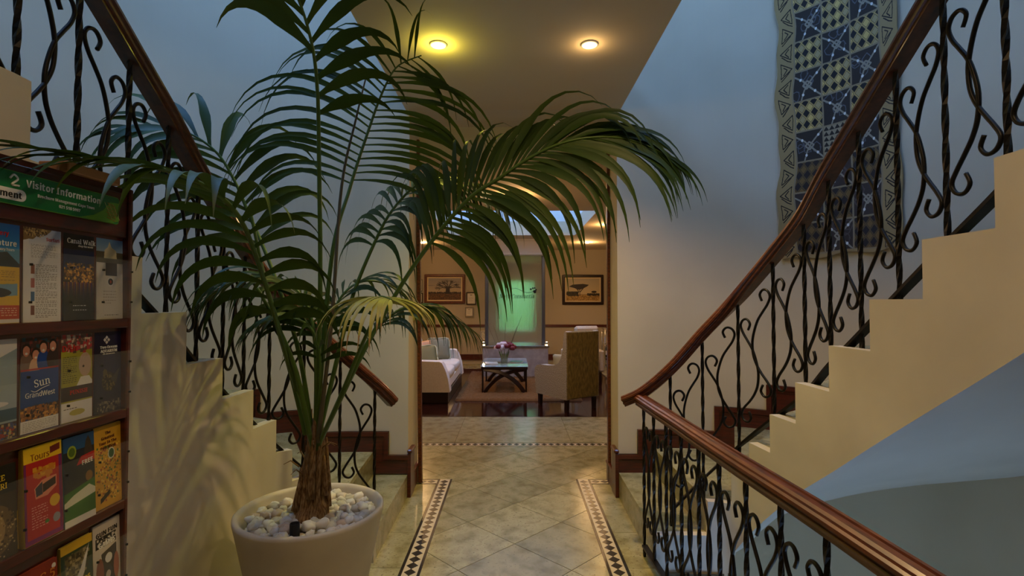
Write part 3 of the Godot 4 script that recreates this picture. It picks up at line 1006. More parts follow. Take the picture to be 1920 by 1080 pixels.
# ---------------------------------------------------------------- the lounge beyond the opening
func lounge():
	var X0 = -3.3; var X1 = 3.6
	var g := Geo.new()
	slab(g, X0, X1, -0.3, -0.012, 4.44, 12.7)
	slab(g, X0, -1.9, -0.012, 0.0, 4.45, 6.80)
	slab(g, 1.9, X1, -0.012, 0.0, 4.45, 6.80)
	slab(g, 1.853, X1, -0.012, 0.0, 6.80, BACK)
	slab(g, X0, 1.85, -0.012, 0.0, 11.62, BACK)
	var fl = struct("floor_lounge", g, M.stone[1])
	for i in 12:      # dark boards, laid along the room
		g = Geo.new()
		var w = (1.85 - X0) / 12.0
		slab(g, X0 + i * w + 0.0008, X0 + (i + 1) * w - 0.0008, -0.012, 0.002, 6.805, 11.615)
		put("floor_board", g, M.timber, fl)
	# ceiling with a rooflight shaft
	g = Geo.new()
	var sx = 1.16; var s0 = 7.10; var s1 = 9.74
	slab(g, X0, -sx, LOUNGE_CEIL, 3.0, 4.44, 12.7)
	slab(g, sx, X1, LOUNGE_CEIL, 3.0, 4.44, 12.7)
	slab(g, -sx, sx, LOUNGE_CEIL, 3.0, 4.44, s0)
	slab(g, -sx, sx, LOUNGE_CEIL, 3.0, s1, 12.7)
	struct("ceiling_lounge", g, M.ceiling)
	g = Geo.new()
	slab(g, -sx - 0.15, -sx, 3.0, 5.0, s0 - 0.15, s1 + 0.15)
	slab(g, sx, sx + 0.15, 3.0, 5.0, s0 - 0.15, s1 + 0.15)
	slab(g, -sx, sx, 3.0, 5.0, s0 - 0.15, s0)
	slab(g, -sx, sx, 3.0, 5.0, s1, s1 + 0.15)
	struct("trim_3", g, M.white)
	g = Geo.new()
	slab(g, -sx - 0.1, sx + 0.1, 5.0, 5.01, s0 - 0.1, s1 + 0.1)
	struct("window_3", g, M.glass)
	# walls; the back wall has a garden window behind the water panel
	g = Geo.new()
	slab(g, X0 - 0.2, X0, -0.3, 3.0, 4.24, 12.7)
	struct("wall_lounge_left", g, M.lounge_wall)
	g = Geo.new()
	slab(g, X1, X1 + 0.2, -0.3, 3.0, 4.24, 12.7)
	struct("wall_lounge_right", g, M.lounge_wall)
	g = Geo.new()
	slab(g, 2.6, X1, -0.3, 3.0, 4.24, 4.44)
	slab(g, X0, -2.6, -0.3, 3.0, 4.24, 4.44)
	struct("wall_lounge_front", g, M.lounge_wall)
	var wx0 = -0.34; var wx1 = 0.50; var wy0 = 0.80; var wy1 = 1.98
	g = Geo.new()
	slab(g, X0, wx0, -0.3, LOUNGE_CEIL, BACK, BACK + 0.2)
	slab(g, wx1, X1, -0.3, LOUNGE_CEIL, BACK, BACK + 0.2)
	slab(g, wx0, wx1, -0.3, wy0, BACK, BACK + 0.2)
	slab(g, wx0, wx1, wy1, LOUNGE_CEIL, BACK, BACK + 0.2)
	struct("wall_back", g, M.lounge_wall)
	g = Geo.new()
	slab(g, wx0, wx1, wy0, wy1, BACK + 0.09, BACK + 0.10)
	struct("window_4", g, M.glass)
	for z in [[X0, -0.62], [0.72, X1]]:
		g = Geo.new()
		slab(g, z[0], z[1], 0.10, 0.235, BACK - 0.02, BACK)
		slab(g, z[0], z[1], 0.215, 0.235, BACK - 0.028, BACK)
		struct("baseboard_back", g, M.mahogany)
		g = Geo.new()
		slab(g, z[0], z[1], 0.885, 0.945, BACK - 0.025, BACK, 0.006)
		struct("trim_4", g, M.mahogany)
	# garden outside the window
	var grass := mat(Color(0.60, 0.74, 0.30), 0.9)
	g = Geo.new()
	slab(g, -8, 8, -0.25, 0.0, 12.9, 22.0)
	tag(put("lawn", g, grass), "bright green lawn outside the garden window", "lawn")
	g = Geo.new(true)
	var hd := mat(Color(0.52, 0.66, 0.34), 0.9)
	for i in 26:
		g.blob(W(-4.0 + i * 0.32, 17.0 + rng.randf_range(-0.2, 0.2), 1.4 + rng.randf_range(-0.15, 0.15)), Vector3(0.45, 1.5, 0.6), 1.0, 0.35, i, 12, 8)
	tag(put("hedge", g, hd), "clipped green hedge outside the garden window", "hedge")
	# water feature: plinth, rippled glass panel between steel posts, bulkhead
	var t = thing("water_feature", "pale stone water feature with tall rippled glass panel, glowing green before the back wall", "water feature", W(0.045, 10.5))
	g = Geo.new()
	slab(g, -0.60, 0.69, 0.0, 0.60, 10.2, 10.95, 0.008)
	put_w("plinth", g, tri_mat(noise_tex(0.01, [[0.0, Color(0.55, 0.50, 0.46)], [1.0, Color(0.70, 0.65, 0.60)]], 51), Vector3.ONE, 0.35), t)
	g = Geo.new()
	slab(g, -0.62, 0.71, 0.60, 0.635, 10.18, 10.97, 0.006)
	put_w("basin_rim", g, M.chrome, t)
	var rip := mat(Color(0.82, 0.83, 0.74, 0.10), 0.24)
	rip.refraction_enabled = true
	rip.refraction_scale = 0.03
	rip.uv1_scale = Vector3(1, 1, 1)
	g = Geo.new(true)
	var nx = 90; var ny = 40
	var fn := FastNoiseLite.new()
	fn.seed = 3; fn.frequency = 1.0
	for side in [0, 1]:
		var q = func(i, j):
			var x = lerpf(-0.50, 0.585, float(i) / nx)
			var y = lerpf(0.63, 2.46, float(j) / ny)
			var dz = 0.0 if side == 1 else 0.004 * fn.get_noise_3d(x * 40.0, y * 2.2, 0.0)
			return Vector3(x, y, -10.56 + (-0.012 if side == 1 else dz))
		for i in nx:
			for j in ny:
				if side == 0: g.quad(q.call(i, j), q.call(i + 1, j), q.call(i + 1, j + 1), q.call(i, j + 1))
				elif i % 9 == 0 and j % 8 == 0: g.quad(q.call(i, j), q.call(i, j + 8), q.call(i + 9, j + 8), q.call(i + 9, j))
	put_w("water_panel", g, rip, t)
	var steel := mat(Color(0.45, 0.47, 0.50), 0.3, 0.9)
	for x in [-0.535, 0.615]:
		g = Geo.new()
		slab(g, x - 0.035, x + 0.035, 0.62, 2.46, 10.53, 10.60, 0.01)
		put_w("post", g, steel, t)
	g = Geo.new()
	slab(g, -0.60, 0.69, 2.44, LOUNGE_CEIL, 10.32, BACK)
	slab(g, -0.64, 0.73, 2.42, 2.46, 10.28, BACK, 0.008)
	slab(g, -0.64, 0.73, 2.70, LOUNGE_CEIL, 10.28, BACK, 0.008)
	put_w("bulkhead", g, M.white, t)
	# the name on the glass with its swash and paw-print dots
	var word = lettering("Nova Constantia", 0.095, M.ink, t, Transform3D(Basis(Vector3(0.95, 0, 0), Vector3(0.26, 1.15, 0), Vector3(0, 0, 1)), Vector3(0.02, 1.58, 0.0)), true)
	word.transform.origin = Vector3(0.035, 1.60, -0.045)
	var sw := Geo.new(true)
	sw.tube(spline([W(-0.06, 10.545, 1.74), W(0.05, 10.545, 1.765), W(0.16, 10.545, 1.72), W(0.28, 10.545, 1.675), W(0.38, 10.545, 1.69), W(0.43, 10.545, 1.73)], 6), 0.003, 0.005, 5)
	put_w("swash", sw, M.ink, t)
	sw = Geo.new(true)
	for q in [[0.36, 1.745, 0.020], [0.40, 1.765, 0.017], [0.44, 1.77, 0.016], [0.465, 1.735, 0.018], [0.44, 1.695, 0.032]]:
		sw.blob(W(q[0], 10.545, q[1]), Vector3(q[2], q[2], 0.003), 1.0, 0.0, 0, 12, 6)
	put_w("paw_print", sw, M.ink, t)
	# lamps
	var warm = Color(1.0, 0.78, 0.52)
	lamp_fitting("crystal_downlight", "sparkling square ceiling light beyond the opening, nearest of the lounge lights", W(0.0, 6.0, LOUNGE_CEIL), 0.07, warm, 9.0, 0.4, 1.2, "", 0.09)
	lamp_fitting("downlight", "lounge ceiling light before the back wall, above the armchairs", W(1.55, 10.9, LOUNGE_CEIL), 0.07, warm, 8.0, 0.5, 1.35, "", 0.09)
	lamp_fitting("downlight", "lounge ceiling light at the left, above the baobab picture", W(-1.9, 10.9, LOUNGE_CEIL), 0.07, warm, 8.0, 0.5, 1.35, "", 0.09)
	lamp_fitting("downlight", "lounge ceiling light beside the right edge of the rooflight", W(1.54, 8.36, LOUNGE_CEIL), 0.07, warm, 8.0, 0.4, 1.2, "", 0.09)
	lamp_fitting("downlight", "lounge ceiling light beside the left edge of the rooflight, above the white sofa", W(-1.9, 8.2, LOUNGE_CEIL), 0.07, warm, 8.0, 0.4, 1.2, "", 0.09)
	for x in [-0.60, 0.685]:
		var u = thing("uplight", "small uplight glowing at the foot of the " + ("left" if x < 0 else "right") + " steel post of the water feature", "uplight", W(x, 10.66, 0.636))
		g = Geo.new(true)
		g.lathe([Vector2(0.03, 0), Vector2(0.03, 0.03), Vector2(0.022, 0.034)], Vector3.ZERO, 14)
		put("housing", g, steel, u)
		g = Geo.new(true)
		g.lathe([Vector2(0.022, 0.033), Vector2(0.0, 0.036)], Vector3.ZERO, 14)
		var em := mat(Color.WHITE)
		em.emission_enabled = true
		em.emission = warm
		em.emission_energy_multiplier = 4.0
		put("bulb", g, em, u)
		var l := OmniLight3D.new()
		l.name = "light_source"
		l.light_color = warm
		l.light_energy = 0.10
		l.light_size = 0.02
		l.omni_range = 20
		l.omni_attenuation = 2.0
		l.shadow_enabled = true
		l.position = Vector3(0, 0.07, 0)
		u.add_child(l)

func picture(called: String, label: String, cat: String, x0, x1, y0, y1, frame_w: float, fm: Material, pic: Material, mount := 0.03):
	var c = Vector3((x0 + x1) / 2, (y0 + y1) / 2, -BACK + 0.02)
	var t = thing(called, label, cat, c)
	var w = x1 - x0; var h = y1 - y0
	var g := Geo.new()
	var f = frame_w
	g.box(Vector3(0, h / 2 - f / 2, 0), Vector3(w, f, 0.035), f * 0.2)
	g.box(Vector3(0, -h / 2 + f / 2, 0), Vector3(w, f, 0.035), f * 0.2)
	g.box(Vector3(-w / 2 + f / 2, 0, 0), Vector3(f, h - 1.2 * f, 0.035), f * 0.2)
	g.box(Vector3(w / 2 - f / 2, 0, 0), Vector3(f, h - 1.2 * f, 0.035), f * 0.2)
	put("frame", g, fm, t)
	g = Geo.new()
	g.box(Vector3(0, 0, -0.008), Vector3(w - f, h - f, 0.006))
	put("mount", g, mat(Color(0.80, 0.72, 0.56), 0.8), t)
	g = Geo.new()
	var a = w / 2 - f - mount; var b = h / 2 - f - mount
	g.quad(Vector3(-a, -b, -0.003), Vector3(a, -b, -0.003), Vector3(a, b, -0.003), Vector3(-a, b, -0.003))
	put("print", g, pic, t)
	return t

func branch(p: Pic, a: Vector2, ang: float, len: float, t: float, c: Color, depth: int):
	var b = a + Vector2(cos(ang), -sin(ang)) * len
	p.line(a, b, t, c)
	if depth > 0:
		for k in 3: branch(p, b, ang + p.r.randf_range(-0.75, 0.75), len * p.r.randf_range(0.55, 0.85), t * 0.6, c, depth - 1)

func lounge_furniture():
	# two landscape photographs
	var dk = Color(0.10, 0.07, 0.04)
	var p := Pic.new(300, 200, Color(0.55, 0.52, 0.48))
	p.grad(0, 0.66, Color(0.50, 0.48, 0.47), Color(0.70, 0.62, 0.50))
	for k in 8: p.disc(p.r.randf(), 0.08 + 0.05 * k, 0.16, 0.012, Color(0.42, 0.39, 0.38))
	p.rect(0, 0.66, 1, 1, Color(0.33, 0.22, 0.11))
	p.speck(0, 0.62, 1, 0.70, [dk, Color(0.18, 0.13, 0.07)], 200, 0.03)
	p.speck(0, 0.7, 1, 1, [Color(0.24, 0.15, 0.07), Color(0.44, 0.30, 0.15)], 500, 0.03)
	p.poly([Vector2(0.52, 0.72), Vector2(0.54, 0.42), Vector2(0.65, 0.40), Vector2(0.66, 0.72)], dk)
	for a in [0.3, 0.8, 1.2, 1.6, 2.0, 2.4, 2.9]: branch(p, Vector2(0.595, 0.47), a, 0.15, 0.02, dk, 3)
	picture("landscape_picture", "wooden-framed photograph of a broad baobab tree on the back wall, left of the water panel", "picture", -2.13, -1.15, 1.44, 2.15, 0.065, M.rail, print_mat(p))
	p = Pic.new(300, 200, Color(0.6, 0.55, 0.45))
	p.grad(0, 0.70, Color(0.62, 0.58, 0.50), Color(0.76, 0.68, 0.52))
	p.rect(0, 0.72, 1, 1, Color(0.60, 0.46, 0.22))
	p.speck(0, 0.74, 1, 1, [Color(0.5, 0.38, 0.17), Color(0.7, 0.56, 0.3)], 300, 0.04)
	p.poly([Vector2(0.08, 0.36), Vector2(0.20, 0.27), Vector2(0.5, 0.24), Vector2(0.68, 0.28), Vector2(0.62, 0.36), Vector2(0.5, 0.45), Vector2(0.42, 0.50), Vector2(0.34, 0.50), Vector2(0.25, 0.43)], dk)
	for q in [[0.40, 0.48, 0.28, 0.38], [0.40, 0.50, 0.46, 0.38], [0.41, 0.78, 0.40, 0.48], [0.38, 0.6, 0.30, 0.42], [0.42, 0.6, 0.52, 0.42]]: p.line(Vector2(q[0], q[1]), Vector2(q[2], q[3]), 0.018, dk)
	p.speck(0.0, 0.58, 0.34, 0.74, [dk, Color(0.2, 0.17, 0.08)], 240, 0.05)
	p.disc(0.83, 0.60, 0.08, 0.05, dk); p.line(Vector2(0.83, 0.6), Vector2(0.83, 0.74), 0.014, dk)
	p.speck(0.62, 0.66, 0.98, 0.74, [dk, Color(0.25, 0.2, 0.1)], 140, 0.04)
	picture("landscape_picture", "dark-framed photograph of a flat-topped acacia tree on the back wall, above the velvet armchair", "picture", 1.18, 2.17, 1.42, 2.14, 0.065, M.dark_wood, print_mat(p))
	var cert = func(x0, x1, y0, y1, label, fm):
		var c := Pic.new(48, 64, Color(0.82, 0.79, 0.72))
		c.lines(0.2, 0.35, 0.8, 0.8, 7, Color(0.45, 0.40, 0.34)); c.rect(0.35, 0.15, 0.65, 0.22, Color(0.35, 0.28, 0.2))
		picture("framed_certificate", label, "certificate", x0, x1, y0, y1, 0.022, fm, print_mat(c), 0.004)
	cert.call(-1.12, -0.885, 1.42, 1.72, "small dark-framed certificate beside the lower corner of the baobab picture", M.dark_wood)
	cert.call(-1.15, -0.95, 1.13, 1.36, "small silver-framed certificate below the dark-framed one, half hidden by palm tips", M.chrome)
	cert.call(-0.78, -0.57, 0.55, 0.80, "small pale frame low on the wall beside the water feature", M.chrome)
	cert.call(-2.42, -2.17, 1.74, 2.03, "narrow framed notice at the far left of the baobab picture, the upper one", M.chrome)
	cert.call(-2.42, -2.16, 1.46, 1.70, "narrow dark-framed notice at the far left of the baobab picture, the lower one", M.dark_wood)
	# rug
	var fn := FastNoiseLite.new()
	fn.frequency = 6.0; fn.seed = 9
	var g := Geo.new(true)
	var nx = 110; var nz = 150
	var rp = func(i, j):
		var x = lerpf(-0.88, 1.05, float(i) / nx); var d = lerpf(7.86, 11.0, float(j) / nz)
		var e = 1.0 if i > 0 and i < nx and j > 0 and j < nz else 0.0
		return Vector3(x, 0.003 + e * (0.022 + 0.012 * fn.get_noise_2d(x * 7.0, d * 7.0) + 0.016 * rng.randf()), -d)
	var grid = []
	for i in nx + 1:
		var col = []
		for j in nz + 1: col.append(rp.call(i, j))
		grid.append(col)
	for i in nx:
		for j in nz: g.quad(grid[i][j], grid[i + 1][j], grid[i + 1][j + 1], grid[i][j + 1])
	var rugm = tri_mat(noise_tex(0.09, [[0.0, Color(0.12, 0.065, 0.02)], [0.5, Color(0.38, 0.25, 0.09)], [1.0, Color(0.64, 0.47, 0.20)]], 61, 3), Vector3(3.2, 3.2, 3.2), 1.0)
	tag(put("shaggy_rug", g, rugm), "shaggy brown rug under the glass coffee table", "rug")
	# sofa
	var sofa_white = tri_mat(noise_tex(0.03, [[0.0, Color(0.84, 0.79, 0.71)], [1.0, Color(0.90, 0.86, 0.79)]], 62), Vector3(2, 2, 2), 0.85)
	var t = thing("sofa", "cream upholstered sofa with scooped arms on a dark wooden plinth, left beyond the opening", "sofa", W(-1.45, 8.7))
	g = Geo.new()
	slab(g, -2.0, -0.955, 0.0, 0.175, 7.66, 9.74, 0.01)
	put_w("plinth", g, M.dark_wood, t)
	for d in [7.63, 9.56]:
		g = Geo.new()
		g.prism([Vector2(-2.0, 0.17), Vector2(-0.925, 0.17), Vector2(-0.935, 0.27), Vector2(-0.955, 0.38), Vector2(-0.985, 0.48), Vector2(-1.02, 0.56), Vector2(-1.045, 0.60), Vector2(-1.08, 0.615), Vector2(-2.0, 0.64)], Vector3(0, 0, -d - 0.21), Vector3.RIGHT, Vector3.UP, 0.21)
		put_w("arm", g, sofa_white, t)
	g = Geo.new()
	slab(g, -2.0, -0.965, 0.175, 0.33, 7.8, 9.6, 0.02)
	put_w("seat_base", g, sofa_white, t)
	for k in 2:
		g = Geo.new(true)
		g.blob(W(-1.42, 8.27 + k * 0.88, 0.385), Vector3(0.47, 0.085, 0.44), 0.35, 0.0, 0, 28, 14)
		put_w("seat_cushion", g, sofa_white, t)
	g = Geo.new()
	slab(g, -2.05, -1.78, 0.175, 0.86, 7.66, 9.74, 0.04)
	put_w("backrest", g, sofa_white, t)
	var cushion = func(label, w, pos, bs, m, trim):
		var c = thing("cushion", label, "cushion", pos, "", bs)
		var cg := Geo.new(true)
		cg.pillow(w, w, 0.17)
		put("cover", cg, m, c)
		if trim:
			cg = Geo.new(true)
			var ring = []
			for k in 33:
				var a = TAU * k / 32.0
				var u = clampf(1.3 * cos(a), -1, 1); var v = clampf(1.3 * sin(a), -1, 1)
				ring.append(Vector3(u * w / 2 * (0.96 + 0.05 * abs(v)), v * w / 2 * (0.96 + 0.05 * abs(u)), 0.008 * sin(k * 2.3)))
			cg.tube(ring, 0.014, 0.014, 5)
			put("fringe", cg, mat(Color(0.72, 0.72, 0.58), 0.9), c)
	var sage := mat(Color(0.46, 0.43, 0.24), 0.8)
	var lean = func(yaw, tilt): return Basis(Vector3.UP, yaw) * Basis(Vector3.RIGHT, tilt)
	cushion.call("sage green cushion with a pale fringe, nearest on the cream sofa", 0.50, W(-1.42, 8.12, 0.63), lean.call(0.30, -0.85), sage, true)
	cushion.call("peach satin cushion leaning behind the nearest sage cushion", 0.40, W(-1.45, 8.40, 0.68), lean.call(0.8, -0.35), mat(Color(0.80, 0.58, 0.38), 0.5), false)
	cushion.call("white cushion at the back of the cream sofa, leftmost", 0.50, W(-1.62, 8.62, 0.74), lean.call(1.2, -0.25), mat(Color(0.88, 0.86, 0.80), 0.8), false)
	cushion.call("sage green fringed cushion propped near the far arm of the cream sofa", 0.40, W(-1.32, 9.30, 0.65), lean.call(0.45, -0.3), mat(Color(0.52, 0.51, 0.40), 0.8), true)
	# coffee table
	t = thing("coffee_table", "low glass-topped coffee table with dark crossing curved legs on the brown rug", "coffee table", W(-0.14, 9.0))
	g = Geo.new()
	for z in [[-0.515, 0.235, 8.4, 8.45], [-0.515, 0.235, 9.55, 9.6], [-0.515, -0.465, 8.45, 9.55], [0.185, 0.235, 8.45, 9.55]]: slab(g, z[0], z[1], 0.40, 0.445, z[2], z[3], 0.004)
	put_w("top_frame", g, M.dark_wood, t)
	g = Geo.new()
	slab(g, -0.525, 0.245, 0.4455, 0.46, 8.39, 9.61, 0.003)
	var gl := mat(Color(0.75, 0.85, 0.85, 0.35), 0.03)
	gl.transparency = BaseMaterial3D.TRANSPARENCY_ALPHA
	gl.metallic_specular = 0.8
	put_w("glass_top", g, gl, t)
	for d in [8.43, 9.57]:
		for sg in [-1, 1]:
			g = Geo.new()
			var pts = []
			for q in [[-0.33, 0.015], [-0.25, 0.13], [-0.13, 0.245], [0.02, 0.33], [0.18, 0.38], [0.33, 0.40]]: pts.append(W(-0.14 + sg * q[0], d + 0.006 * sg, q[1]))
			g.tube(spline(pts, 5), 0.040, 0.036, 4, 0.0)
			put_w("curved_leg", g, M.dark_wood, t)
			g = Geo.new()
			slab(g, -0.14 + sg * 0.35 - 0.014, -0.14 + sg * 0.35 + 0.014, 0.012, 0.41, d - 0.014, d + 0.014, 0.003)
			put_w("post", g, M.dark_wood, t)
	# things on the table
	t = thing("glass_vase", "short square glass vase holding the roses on the coffee table", "vase", W(-0.15, 8.85, 0.4605))
	g = Geo.new()
	for q in [[-0.055, 0], [0.055, 0], [0, -0.055], [0, 0.055]]:
		g.box(Vector3(q[0], 0.075, q[1]), Vector3(0.006 if q[0] else 0.116, 0.15, 0.006 if q[1] else 0.116))
	g.box(Vector3(0, 0.006, 0), Vector3(0.116, 0.012, 0.116))
	var vg := mat(Color(0.6, 0.68, 0.62, 0.3), 0.05)
	vg.transparency = BaseMaterial3D.TRANSPARENCY_ALPHA
	put("vessel", g, vg, t)
	t = thing("flower_bouquet", "dome of burgundy and white roses with thin fanning sticks in the glass vase", "flowers", W(-0.15, 8.85, 0.48))
	g = Geo.new()
	for k in 12:
		var a = TAU * k / 12.0
		g.tube([Vector3(cos(a) * 0.03, 0.0, sin(a) * 0.03), Vector3(cos(a) * 0.09, 0.17, sin(a) * 0.09)], 0.004, 0.004, 5)
	put("stems", g, M.stem, t)
	var red := mat(Color(0.42, 0.04, 0.09), 0.6)
	var wht := mat(Color(0.85, 0.78, 0.78), 0.6)
	for k in 17:
		var a = k * 2.4
		var r = 0.19 * sqrt(k / 17.0)
		var rose := Geo.new(true)
		var c = Vector3(cos(a) * r, 0.30 - r * 0.45 + 0.02 * (k % 3), sin(a) * r)
		rose.blob(c, Vector3(0.045, 0.038, 0.045), 0.9, 0.3, k, 10, 7)
		for m in 5:
			var b = a + m * 1.26
			rose.blob(c + Vector3(cos(b) * 0.028, -0.006 + 0.006 * (m % 2), sin(b) * 0.028), Vector3(0.022, 0.030, 0.022), 0.9, 0.2, m, 7, 5)
		put("rose", rose, wht if k in [0, 1, 4, 6, 9] else red, t)
	for q in [[-0.33, 0.72], [-0.18, 0.62], [0.02, 0.66], [0.30, 0.78], [0.22, 0.6]]:
		g = Geo.new()
		g.tube([Vector3(q[0] * 0.1, 0.05, 0), Vector3(q[0] * 0.6, q[1] * 0.6, 0.01), Vector3(q[0], q[1], 0.02)], 0.004, 0.0025, 5)
		put("stick", g, M.stem_dry, t)
	for q in [["thick pale magazine lying at the left of the coffee table, beside the vase", -0.36, 8.68, 0.022, 0.1, Color(0.75, 0.76, 0.74)], ["dark magazine lying at the right of the coffee table, beside the vase", 0.06, 8.95, 0.012, -0.15, Color(0.12, 0.13, 0.14)]]:
		t = thing("magazine", q[0], "magazine", W(q[1], q[2], 0.4605), "", Basis(Vector3.UP, q[4]))
		g = Geo.new()
		g.box(Vector3(0, q[3] / 2, 0), Vector3(0.20, q[3] * 0.8, 0.275))
		put("pages", g, M.paper, t)
		g = Geo.new()
		g.box(Vector3(0, q[3] - 0.001, 0), Vector3(0.205, 0.002, 0.28))
		put("cover", g, mat(q[5], 0.3), t)
	armchair()
	# second chair, mostly hidden behind the first
	var cream = tri_mat(noise_tex(0.03, [[0.0, Color(0.66, 0.60, 0.50)], [1.0, Color(0.80, 0.75, 0.66)]], 66), Vector3(3, 3, 3), 0.6)
	t = thing("armchair", "pale upholstered armchair mostly hidden behind the olive velvet armchair, its back showing above", "armchair", W(1.30, 9.85), "", Basis(Vector3.UP, 0.15))
	g = Geo.new(); g.box(Vector3(0.0, 0.66, 0.30), Vector3(0.46, 0.78, 0.13), 0.045); put("backrest", g, cream, t)
	g = Geo.new(); g.box(Vector3(0, 0.31, -0.02), Vector3(0.56, 0.22, 0.60), 0.04); put("seat", g, cream, t)
	for s in [-1, 1]:
		g = Geo.new(); g.box(Vector3(s * 0.30, 0.40, 0.02), Vector3(0.09, 0.40, 0.60), 0.03); put("arm", g, cream, t)
		for k in [-1, 1]:
			g = Geo.new(); g.box(Vector3(s * 0.27, 0.10, k * 0.26), Vector3(0.05, 0.20, 0.05), 0.005); put("leg", g, M.dark_wood, t)
	# drinks trolley by the back wall
	t = thing("drinks_trolley", "chrome drinks trolley by the back wall, glimpsed past the velvet armchair", "trolley", W(2.35, 12.0))
	g = Geo.new(true)
	for x in [-0.27, 0.27]:
		for z in [-0.2, 0.2]: g.tube([Vector3(x, 0.04, z), Vector3(x, 0.86, z)], 0.011, 0.011, 8)
	for z in [-0.2, 0.2]:
		for y in [0.22, 0.55, 0.80]: g.tube([Vector3(-0.27, y, z), Vector3(0.27, y, z)], 0.008, 0.008, 6)
	for x in [-0.27, 0.27]:
		g.tube([Vector3(x, 0.86, -0.2), Vector3(x, 0.86, 0.2)], 0.011, 0.011, 8)
		for z in [-0.2, 0.2]: g.blob(Vector3(x, 0.026, z), Vector3(0.012, 0.026, 0.026))
	put("frame", g, M.chrome, t)
	for y in [0.22, 0.55, 0.80]:
		g = Geo.new()
		g.box(Vector3(0, y, 0), Vector3(0.53, 0.012, 0.39))
		put("shelf", g, M.dark_wood if y < 0.3 else gl, t)
	var bm = [mat(Color(0.04, 0.10, 0.05), 0.1), mat(Color(0.16, 0.08, 0.03), 0.1), mat(Color(0.05, 0.05, 0.06), 0.1), mat(Color(0.45, 0.50, 0.45), 0.1)]
	var bl = ["green glass bottle on the bottom shelf of the trolley, nearest the armchair", "brown spirit bottle on the bottom shelf of the trolley, second from the armchair", "black bottle on the bottom shelf of the trolley, at its middle", "pale glass bottle on the bottom shelf of the trolley, furthest right"]
	for k in 4:
		var b = thing("bottle", bl[k], "bottle", W(2.13 + k * 0.11, 11.88 + 0.05 * (k % 2), 0.2265))
		g = Geo.new(true)
		g.lathe([Vector2(0, 0), Vector2(0.036, 0.002), Vector2(0.036, 0.18), Vector2(0.026, 0.215), Vector2(0.013, 0.235), Vector2(0.013, 0.285), Vector2(0, 0.285)], Vector3.ZERO, 16)
		put("glass", g, bm[k], b)
		g = Geo.new(true)
		g.lathe([Vector2(0.0365, 0.06), Vector2(0.0368, 0.061), Vector2(0.0368, 0.15), Vector2(0.0365, 0.151)], Vector3.ZERO, 16)
		put("label_band", g, M.paper, b)
	for k in 2:
		var b = thing("wine_glass", "dark red goblet on top of the drinks trolley, the " + ["left", "right"][k] + " one", "goblet", W(2.14 + k * 0.10, 11.9, 0.8065))
		g = Geo.new(true)
		g.lathe([Vector2(0.0, 0.0), Vector2(0.032, 0.003), Vector2(0.006, 0.012), Vector2(0.005, 0.07), Vector2(0.028, 0.095), Vector2(0.035, 0.13), Vector2(0.030, 0.165), Vector2(0.027, 0.165), Vector2(0.031, 0.13), Vector2(0.024, 0.10), Vector2(0, 0.085)], Vector3.ZERO, 16)
		put("glass", g, mat(Color(0.30, 0.05, 0.05), 0.15), b)

